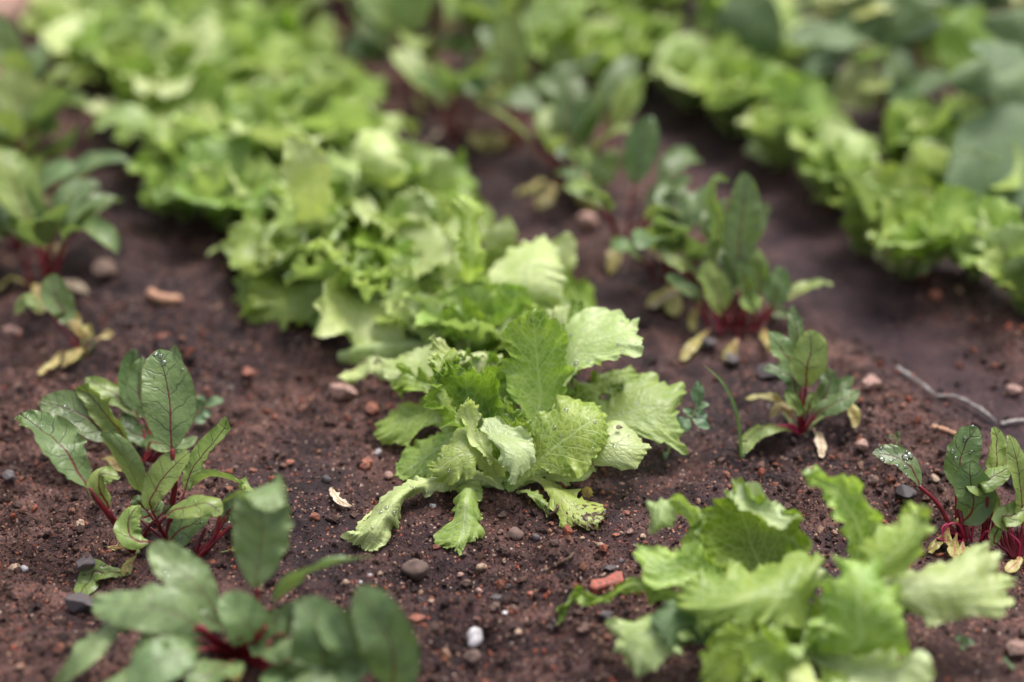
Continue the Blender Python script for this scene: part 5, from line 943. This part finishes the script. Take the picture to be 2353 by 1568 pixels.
# ------------------------------------------------------------------ stones, twigs and litter
def rock(seed, sub=3, lump=.18, flat=.75, angular=0.0):
    r = np.random.RandomState(seed); V, F = ico(sub)
    f = np.ones(len(V))
    for k in range(7):
        d = nrmz(r.normal(size=3)); ph = r.uniform(0, 6.28); f += lump / (1 + k * .4) * np.sin((V @ d) * (1.6 + k * .9) + ph)
    W = V * f[:, None]
    if angular:
        for k in range(9):
            d = nrmz(r.normal(size=3)); c = r.uniform(.55, .8); h = W @ d; W = W - np.where(h > c, h - c, 0)[:, None] * d
    W = W * [1, r.uniform(.7, .9), flat]
    return mesh_np('rock', W, F, smooth=not angular)
RK = {}
def rockmesh(mat, kind, i):
    k = (mat, kind, i)
    if k not in RK:
        me = rock(900 + i * 7 + (50 if kind else 0), 3, .16, .78 if not kind else .62, kind); me.materials.append(M[mat]); RK[k] = me
    return RK[k]
def stone(px, py, wpx, mat, label, name='pebble', cat='pebble', kind=0.0, i=0, rot=0, asp=1.0, sink=.25, group=None, tilt=0.0, flat=1.0):
    g = ground_at(px, py); r = wpx / 2 * float(FWD @ (g - CAM)) / FPX
    o = link(name, rockmesh(mat, kind, i), label=label, cat=cat, group=group)
    o.location = g + np.array([0, 0, r * (.74 * flat - sink)]); o.scale = (r, r * asp, r * flat); o.rotation_euler = (tilt, tilt * .5, rot); return o
def cz2(x, y): return 704.7 + x * .3386, 1072.4 + y * .3386     # crop of the soil in front
def S2(x, y, wd, *a, **k): X_, Y_ = cz2(x, y); return stone(X_, Y_, wd * .3386, *a, **k)
S2(738, 730, 175, 'round', 'largest round rough brown stone in front of the central lettuce', name='stone', cat='stone', i=1, sink=.1)
S2(1410, 470, 100, 'round', 'round speckled stone below the foot of the central lettuce', name='stone', cat='stone', i=2)
S2(1183, 700, 80, 'p_tan', 'smooth orange-tan oval pebble right of the largest stone', i=3, asp=.7, rot=.4)
S2(1342, 650, 46, 'p_tan', 'small upright tan pebble near the orange-tan oval one', i=4, asp=.7, rot=1.3)
S2(1088, 805, 76, 'p_brown', 'brown rounded pebble beside the pink one', i=5)
S2(1040, 745, 52, 'p_pink', 'pinkish broken pebble between the largest stone and the tan oval', i=0, kind=1.0)
S2(1163, 850, 50, 'p_pink', 'small salmon pebble lying by the brown rounded one', i=2)
S2(750, 1050, 118, 'p_red', 'bright orange-red pebble beside the blurred beet leaf', i=3, kind=1.0)
S2(1140, 1220, 170, 'p_white', 'white quartz stone with muddy lower side at the bottom', name='stone', cat='stone', i=4, tilt=-.5, asp=.65, rot=.9, sink=-.1)
S2(1130, 1310, 130, 'round', 'brown stone leaning against the white quartz', name='stone', cat='stone', i=5)
S2(1270, 605, 30, 'p_pink', 'tiny pale round pebble, right one of a pair under the lettuce', i=1)
S2(1221, 606, 20, 'p_pink', 'tiny pale round pebble, left one of a pair under the lettuce', i=1)
S2(1313, 450, 46, 'p_brown', 'brown pebble just left of the speckled stone', i=4)
S2(1070, 580, 36, 'p_brown', 'flat oval brown pebble under the toothed drooping leaf', i=3)
S2(880, 555, 66, 'p_red', 'reddish flat pebble at the tip of the toothed drooping leaf', i=0, kind=1.0)
S2(1305, 555, 50, 'p_brown', 'light brown rough pebble below the speckled stone', i=5, kind=1.0)
S2(1550, 487, 56, 'p_grey', 'grey speckled pebble right of the speckled round stone', i=2)
S2(1660, 395, 46, 'p_red', 'salmon chip right of the grey speckled pebble', i=1, kind=1.0)
S2(1990, 540, 60, 'p_tan', 'tan knobbly pebble below the rotting leaf', i=2, kind=1.0)
S2(2100, 465, 56, 'p_red', 'orange-brown pebble between rotting leaf and front lettuce', i=3, kind=1.0)
S2(2195, 455, 60, 'p_pink', 'pinkish pebble left of the front lettuce tip', i=4, kind=1.0)
S2(2160, 325, 56, 'p_red', 'red chip above the pinkish pebble', i=5, kind=1.0)
S2(2230, 318, 36, 'p_red', 'small red chip on the right of the bigger red chip', i=1, kind=1.0)
S2(2280, 480, 40, 'p_tan', 'small tan pebble beside the front lettuce', i=3)
S2(1330, 345, 76, 'p_brown', 'dark reddish clod right of the toothed drooping leaf', name='soil_clod', cat='clod', i=4, kind=1.0)
S2(850, 345, 26, 'p_red', 'tiny red chip between the two drooping leaves', i=2, kind=1.0)
S2(852, 272, 48, 'p_white', 'small white shell-like chip between the two drooping leaves', i=5, kind=1.0, tilt=.6)
S2(55, 355, 66, 'p_red', 'dark red pebble left of the long drooping leaf', i=0)
S2(210, 348, 40, 'p_brown', 'small brown pebble between the dark red one and the drooping leaf', i=1)
S2(555, 70, 62, 'p_pink', 'pale orange pebble left of the lettuce under its lower leaf', i=3)
S2(402, 12, 80, 'p_red', 'orange-red pebble at the left of the lettuce', i=5)
S2(130, 98, 66, 'p_grey', 'dark grey pebble near the orange-red one', i=2)
S2(2055, 705, 88, 'p_grey', 'flat dark slate piece behind the red brick piece', name='stone', cat='stone', i=3, kind=1.0)
S2(2185, 780, 50, 'p_tan', 'tan pebble right of the red brick piece', i=1)
S2(1870, 490, 34, 'p_tan', 'pale tan pebble under the rotting leaf', i=1)
S2(655, 830, 38, 'p_red', 'small orange chip below the largest stone', i=4, kind=1.0)
S2(1365, 825, 60, 'p_grey', 'grey pebble sunk in the soil at the middle bottom', i=5)
S2(1520, 870, 60, 'p_red', 'faded red pebble in the middle bottom', i=2, kind=1.0)
S2(1285, 905, 90, 'p_grey', 'black pebble in the middle bottom', i=3, kind=1.0)
S2(1275, 970, 80, 'p_brown', 'round brown pebble under the black one', i=4)
S2(1345, 1000, 46, 'p_white', 'bluish shiny chip beside the round brown pebble', i=2, kind=1.0)
S2(1400, 965, 60, 'p_brown', 'light brown pebble right of the bluish chip', i=2)
S2(1435, 1130, 50, 'p_tan', 'orange-tan blurred pebble right of the white quartz', i=3)
S2(770, 910, 56, 'p_grey', 'black pebble above the bright orange-red one', i=5)
S2(845, 925, 50, 'p_tan', 'small orange-tan chip right of a black pebble', i=1, kind=1.0)
S2(2030, 1035, 120, 'p_grey', 'dark slate stone at the left foot of the front lettuce', name='stone', cat='stone', i=1, kind=1.0)
S2(1880, 1120, 110, 'p_pink', 'dull pink stone left of the dark slate', name='stone', cat='stone', i=4, kind=1.0)
S2(430, 745, 34, 'p_white', 'small pale pebble left of the largest stone', i=1)
S2(500, 735, 50, 'p_tan', 'tan pebble by the blurred leaf tip', i=4, kind=1.0)
S2(265, 800, 44, 'p_tan', 'yellowish pebble near the blurred beet leaf', i=2)
S2(365, 780, 26, 'p_white', 'tiny pale pebble next to the yellowish one', i=3)
for (X_, Y_, wd, mt, lb, i, kd) in [
    (790, 915, 62, 'p_pink', 'large pinkish flat stone left of the central lettuce', 3, 1.0), (855, 950, 46, 'p_red', 'reddish stone just below the pinkish flat one', 2, 1.0),
    (843, 1068, 32, 'p_red', 'terracotta pebble between beet and lettuce', 1, 1.0), (893, 1098, 22, 'p_pink', 'pink pebble near the terracotta one', 4, 0.0),
    (868, 1043, 20, 'p_white', 'pale round pebble above the terracotta one', 1, 0.0), (665, 1068, 24, 'p_red', 'small orange pebble on the bare strip', 0, 1.0),
    (570, 860, 34, 'p_red', 'orange-red pebble above the wet strip', 5, 1.0), (1350, 525, 60, 'p_pink', 'blurred pink stone beside the far beets', 2, 0.0),
    (35, 1312, 24, 'p_tan', 'tan oval pebble of a pair at the left edge', 3, 0.0), (56, 1312, 24, 'p_white', 'whitish speckled pebble of a pair at the left edge', 4, 0.0),
    (185, 1210, 30, 'p_tan', 'brown-orange pebble left of the red stalk', 2, 1.0), (198, 1308, 56, 'p_grey', 'dark slate flake under the left beet', 1, 1.0),
    (190, 1400, 70, 'p_grey', 'bluish black stone under the low pale beet leaf', 3, 1.0), (20, 1098, 40, 'p_grey', 'blue-grey stone at the left edge', 2, 1.0),
    (1760, 868, 66, 'p_grey', 'dark blue slate left of the small beet', 0, 1.0), (1680, 835, 50, 'p_grey', 'dark slate at the foot of the dense beet clump', 2, 1.0), (1625, 800, 50, 'p_grey', 'black stone under a yellow beet leaf', 4, 1.0),
    (1998, 893, 56, 'p_pink', 'dull purple-pink stone right of the small beet', 1, 1.0), (1980, 1030, 28, 'p_pink', 'pale pebble below the small beet', 3, 0.0),
    (2005, 1110, 34, 'p_brown', 'rounded brown pebble in the right clods', 5, 0.0), (2150, 1090, 32, 'p_tan', 'pale tan chip between the clods on the right', 2, 1.0),
    (2325, 905, 46, 'p_pink', 'pinkish stone at the right edge above the beets', 4, 1.0), (2075, 1145, 50, 'p_grey', 'wide blue-grey slate behind the front lettuce', 5, 1.0),
    (2330, 1110, 70, 'p_grey', 'dark slate behind the right edge beets', 3, 1.0), (2150, 690, 36, 'p_red', 'orange-red stone under the right lettuces', 2, 0.0),
    (2115, 640, 40, 'p_red', 'terracotta stone in the shade of the right lettuce', 1, 1.0), (240, 640, 80, 'p_brown', 'brown clod right of the left-edge beet', 2, 1.0),
    (30, 770, 46, 'p_pink', 'pink stone at the left edge', 3, 1.0), (330, 1510, 40, 'p_brown', 'brown blurred pebble at the bottom left', 1, 1.0), (2330, 1500, 60, 'p_pink', 'light pinkish stone in the bottom right corner', 0, 1.0)]:
    stone(X_, Y_, wd, mt, lb, name='stone' if wd > 45 else 'pebble', cat='stone' if wd > 45 else 'pebble', i=i, kind=kd, rot=i * 1.1)
# more pebbles nothing tells apart, scattered
LB = {'p_brown': 'small dull brown pebble half sunk in the damp soil', 'p_red': 'small brick-red chip lying on the damp soil', 'p_tan': 'small tan chip lying on the damp soil', 'p_grey': 'small black pebble lying on the damp soil', 'p_pink': 'small pinkish chip lying on the damp soil'}
r = np.random.RandomState(77)
pts = rand_ground(700); pts = pts[(vnoise(pts[:, 0] * 11 + 5, pts[:, 1] * 11 + 2) + .5 > .55) & (furrow(pts[:, 0], pts[:, 1]) < .3)][:230]
for k, (x, y) in enumerate(pts):
    mt = ['p_brown', 'p_brown', 'p_red', 'p_tan', 'p_grey', 'p_pink', 'p_red'][k % 7]
    R_ = .0013 * (r.pareto(3.0) + 1); R_ = min(R_, .0042)
    o = link('pebble', rockmesh(mt, 1.0 if k % 3 else 0.0, k % 6), label=LB[mt], cat='pebble', group=LB[mt].split(' lying')[0].split(' half')[0].replace('chip', 'chips').replace('pebble', 'pebbles'))
    o.location = (x, y, gh1(x, y) + R_ * .3); o.scale = (R_, R_ * r.uniform(.7, 1), R_ * r.uniform(.7, 1)); o.rotation_euler = (r.uniform(-.5, .5), r.uniform(-.5, .5), r.uniform(0, 6.28))

# broken piece of red brick
import bmesh
g = ground_at(1395, 1352); u_ = float(FWD @ (g - CAM)) / FPX
bm = bmesh.new()
out = [(-42, -10), (-38, 12), (-10, 14), (2, 20), (24, 34), (38, 32), (40, 2), (20, -6), (-10, -12), (-30, -20)]
hgt = [7, 9, 10, 12, 16, 15, 13, 10, 9, 7]
lo = [bm.verts.new((x * u_, y * u_ * 1.1, -.003)) for x, y in out]; hi = [bm.verts.new((x * u_ * .93, (y * .9) * u_ * 1.1, h * u_ + .001)) for (x, y), h in zip(out, hgt)]
c_ = bm.verts.new((0, 4 * u_, 15 * u_))
for k in range(10):
    bm.faces.new((lo[k], lo[(k + 1) % 10], hi[(k + 1) % 10], hi[k])); bm.faces.new((hi[k], hi[(k + 1) % 10], c_))
bmesh.ops.recalc_face_normals(bm, faces=bm.faces)
bmesh.ops.bevel(bm, geom=list(bm.edges), offset=.0006, segments=2, affect='EDGES')
me = D.meshes.new('brick_fragment'); bm.to_mesh(me); bm.free()
o = link('brick_fragment', me, M['brick'], label='broken piece of red brick lying left of the front lettuce', cat='brick'); o.location = g

# twigs, dry leaf, root bit, snail
def litter(name, label, cat, pts, r0, r1, mat, lump=.2, seed=0, tf=(0, 0, 1)):
    P = [ground_at(tf[0] + x * tf[2], tf[1] + y * tf[2], l) for x, y, l in pts]; b0 = P[0]
    me = tube_mesh(P, r0, r1, 36, 8, b0, lump, seed); return link(name, me, M[mat], label=label, cat=cat, loc=b0)
litter('twig', 'long crooked grey twig on the smooth soil at the right', 'twig', [(1520, 1150, .004), (1590, 1195, .004), (1650, 1235, .005), (1710, 1285, .005), (1800, 1290, .006), (1880, 1325, .005), (1950, 1370, .005), (2005, 1415, .003)], .0017, .0013, 'twig', .5, 3, C6)
litter('twig', 'thin dark twig continuing right of the crooked grey one', 'twig', [(2030, 1425, .002), (2080, 1412, .003), (2150, 1405, .003)], .0015, .001, 'twig', .3, 4, C6)
litter('wood_splinter', 'reddish wood splinter below the grey twig', 'splinter', [(1690, 1440, .002), (1750, 1455, .003), (1830, 1485, .002)], .0022, .0016, 'wood', .3, 5, C6)
litter('wood_chip', 'tan wood chip on dark soil in the left gap between beets and lettuces', 'wood chip', [(345, 678, .004), (375, 683, .005), (412, 690, .004)], .0045, .0035, 'wood', .4, 6)
litter('root_fragment', 'dark curled root bit lying on the rotting leaf', 'root', [(1225, 1255, .004), (1250, 1245, .006), (1270, 1215, .007), (1270, 1190, .007), (1255, 1180, .006)], .0011, .0007, 'root', .3, 7, C1)
litter('wood_splinter', 'small dark bark splinter right of the round stones', 'splinter', [(1800 * .3386 + 704.7 - 40, 1300, .002), (1810 * .3386 + 704.7 - 12, 1284, .004), (1810 * .3386 + 704.7, 1270, .003)], .0014, .001, 'root', .4, 8)
lf = Plant('dry_leaf', 'curled dry beige leaf lying on the soil left of the long drooping leaf', 'dry leaf', 785, 1145, (704.7, 1072.4, .3386), None, 131)
lf.spine([(165, 140, 'g', .5), (190, 190, 'g', .7), (240, 240, 'g', .6), (320, 275, 'g', .25)], [(0, 8), (.3, 30), (.6, 30), (.85, 18), (1, 1)], (.3, .7, .6), 'straw', -.7, .08, .03, .05)
lf = Plant('dry_leaf', 'small yellow torn leaf above the rotting lettuce leaf', 'dry leaf', 1350, 1140, (704.7, 1072.4, .3386), None, 132)
lf.spine([(1900, 210, 'g', .2), (1905, 175, 'g', .6), (1915, 140, 'g', 1.1)], [(0, 20), (.4, 40), (.8, 30), (1, 2)], (0, .5, .9), 'yellow', .3, .08, .05, .05)
# the snail, a small spiral shell on the pale lettuce leaf
sp = hero.pt((1596, 790, -.75)); V = []; F = []; nA, nB = 60, 10
for k in range(nA):
    a = k / (nA - 1) * 2.6 * 2 * math.pi; R_ = .0026 * math.exp(-.13 * a); tr = R_ * .42
    cx_, cy_ = math.cos(a) * (R_ - tr), math.sin(a) * (R_ - tr); hz = .0008 * (1 - math.exp(-.13 * a))
    for j in range(nB):
        b_ = j / nB * 2 * math.pi; V.append((cx_ + math.cos(a) * math.cos(b_) * tr, cy_ + math.sin(a) * math.cos(b_) * tr, math.sin(b_) * tr + hz))
F = [[k * nB + j, k * nB + (j + 1) % nB, (k + 1) * nB + (j + 1) % nB, (k + 1) * nB + j] for k in range(nA - 1) for j in range(nB)]
o = link('snail', mesh_np('snail', np.array(V), F), M['snail'], label='tiny brown snail on the pale right leaf of the central lettuce', cat='snail'); o.location = sp
o.rotation_euler = Vector((-FWD * .8 + UPV * .5)).to_track_quat('Z', 'Y').to_euler()
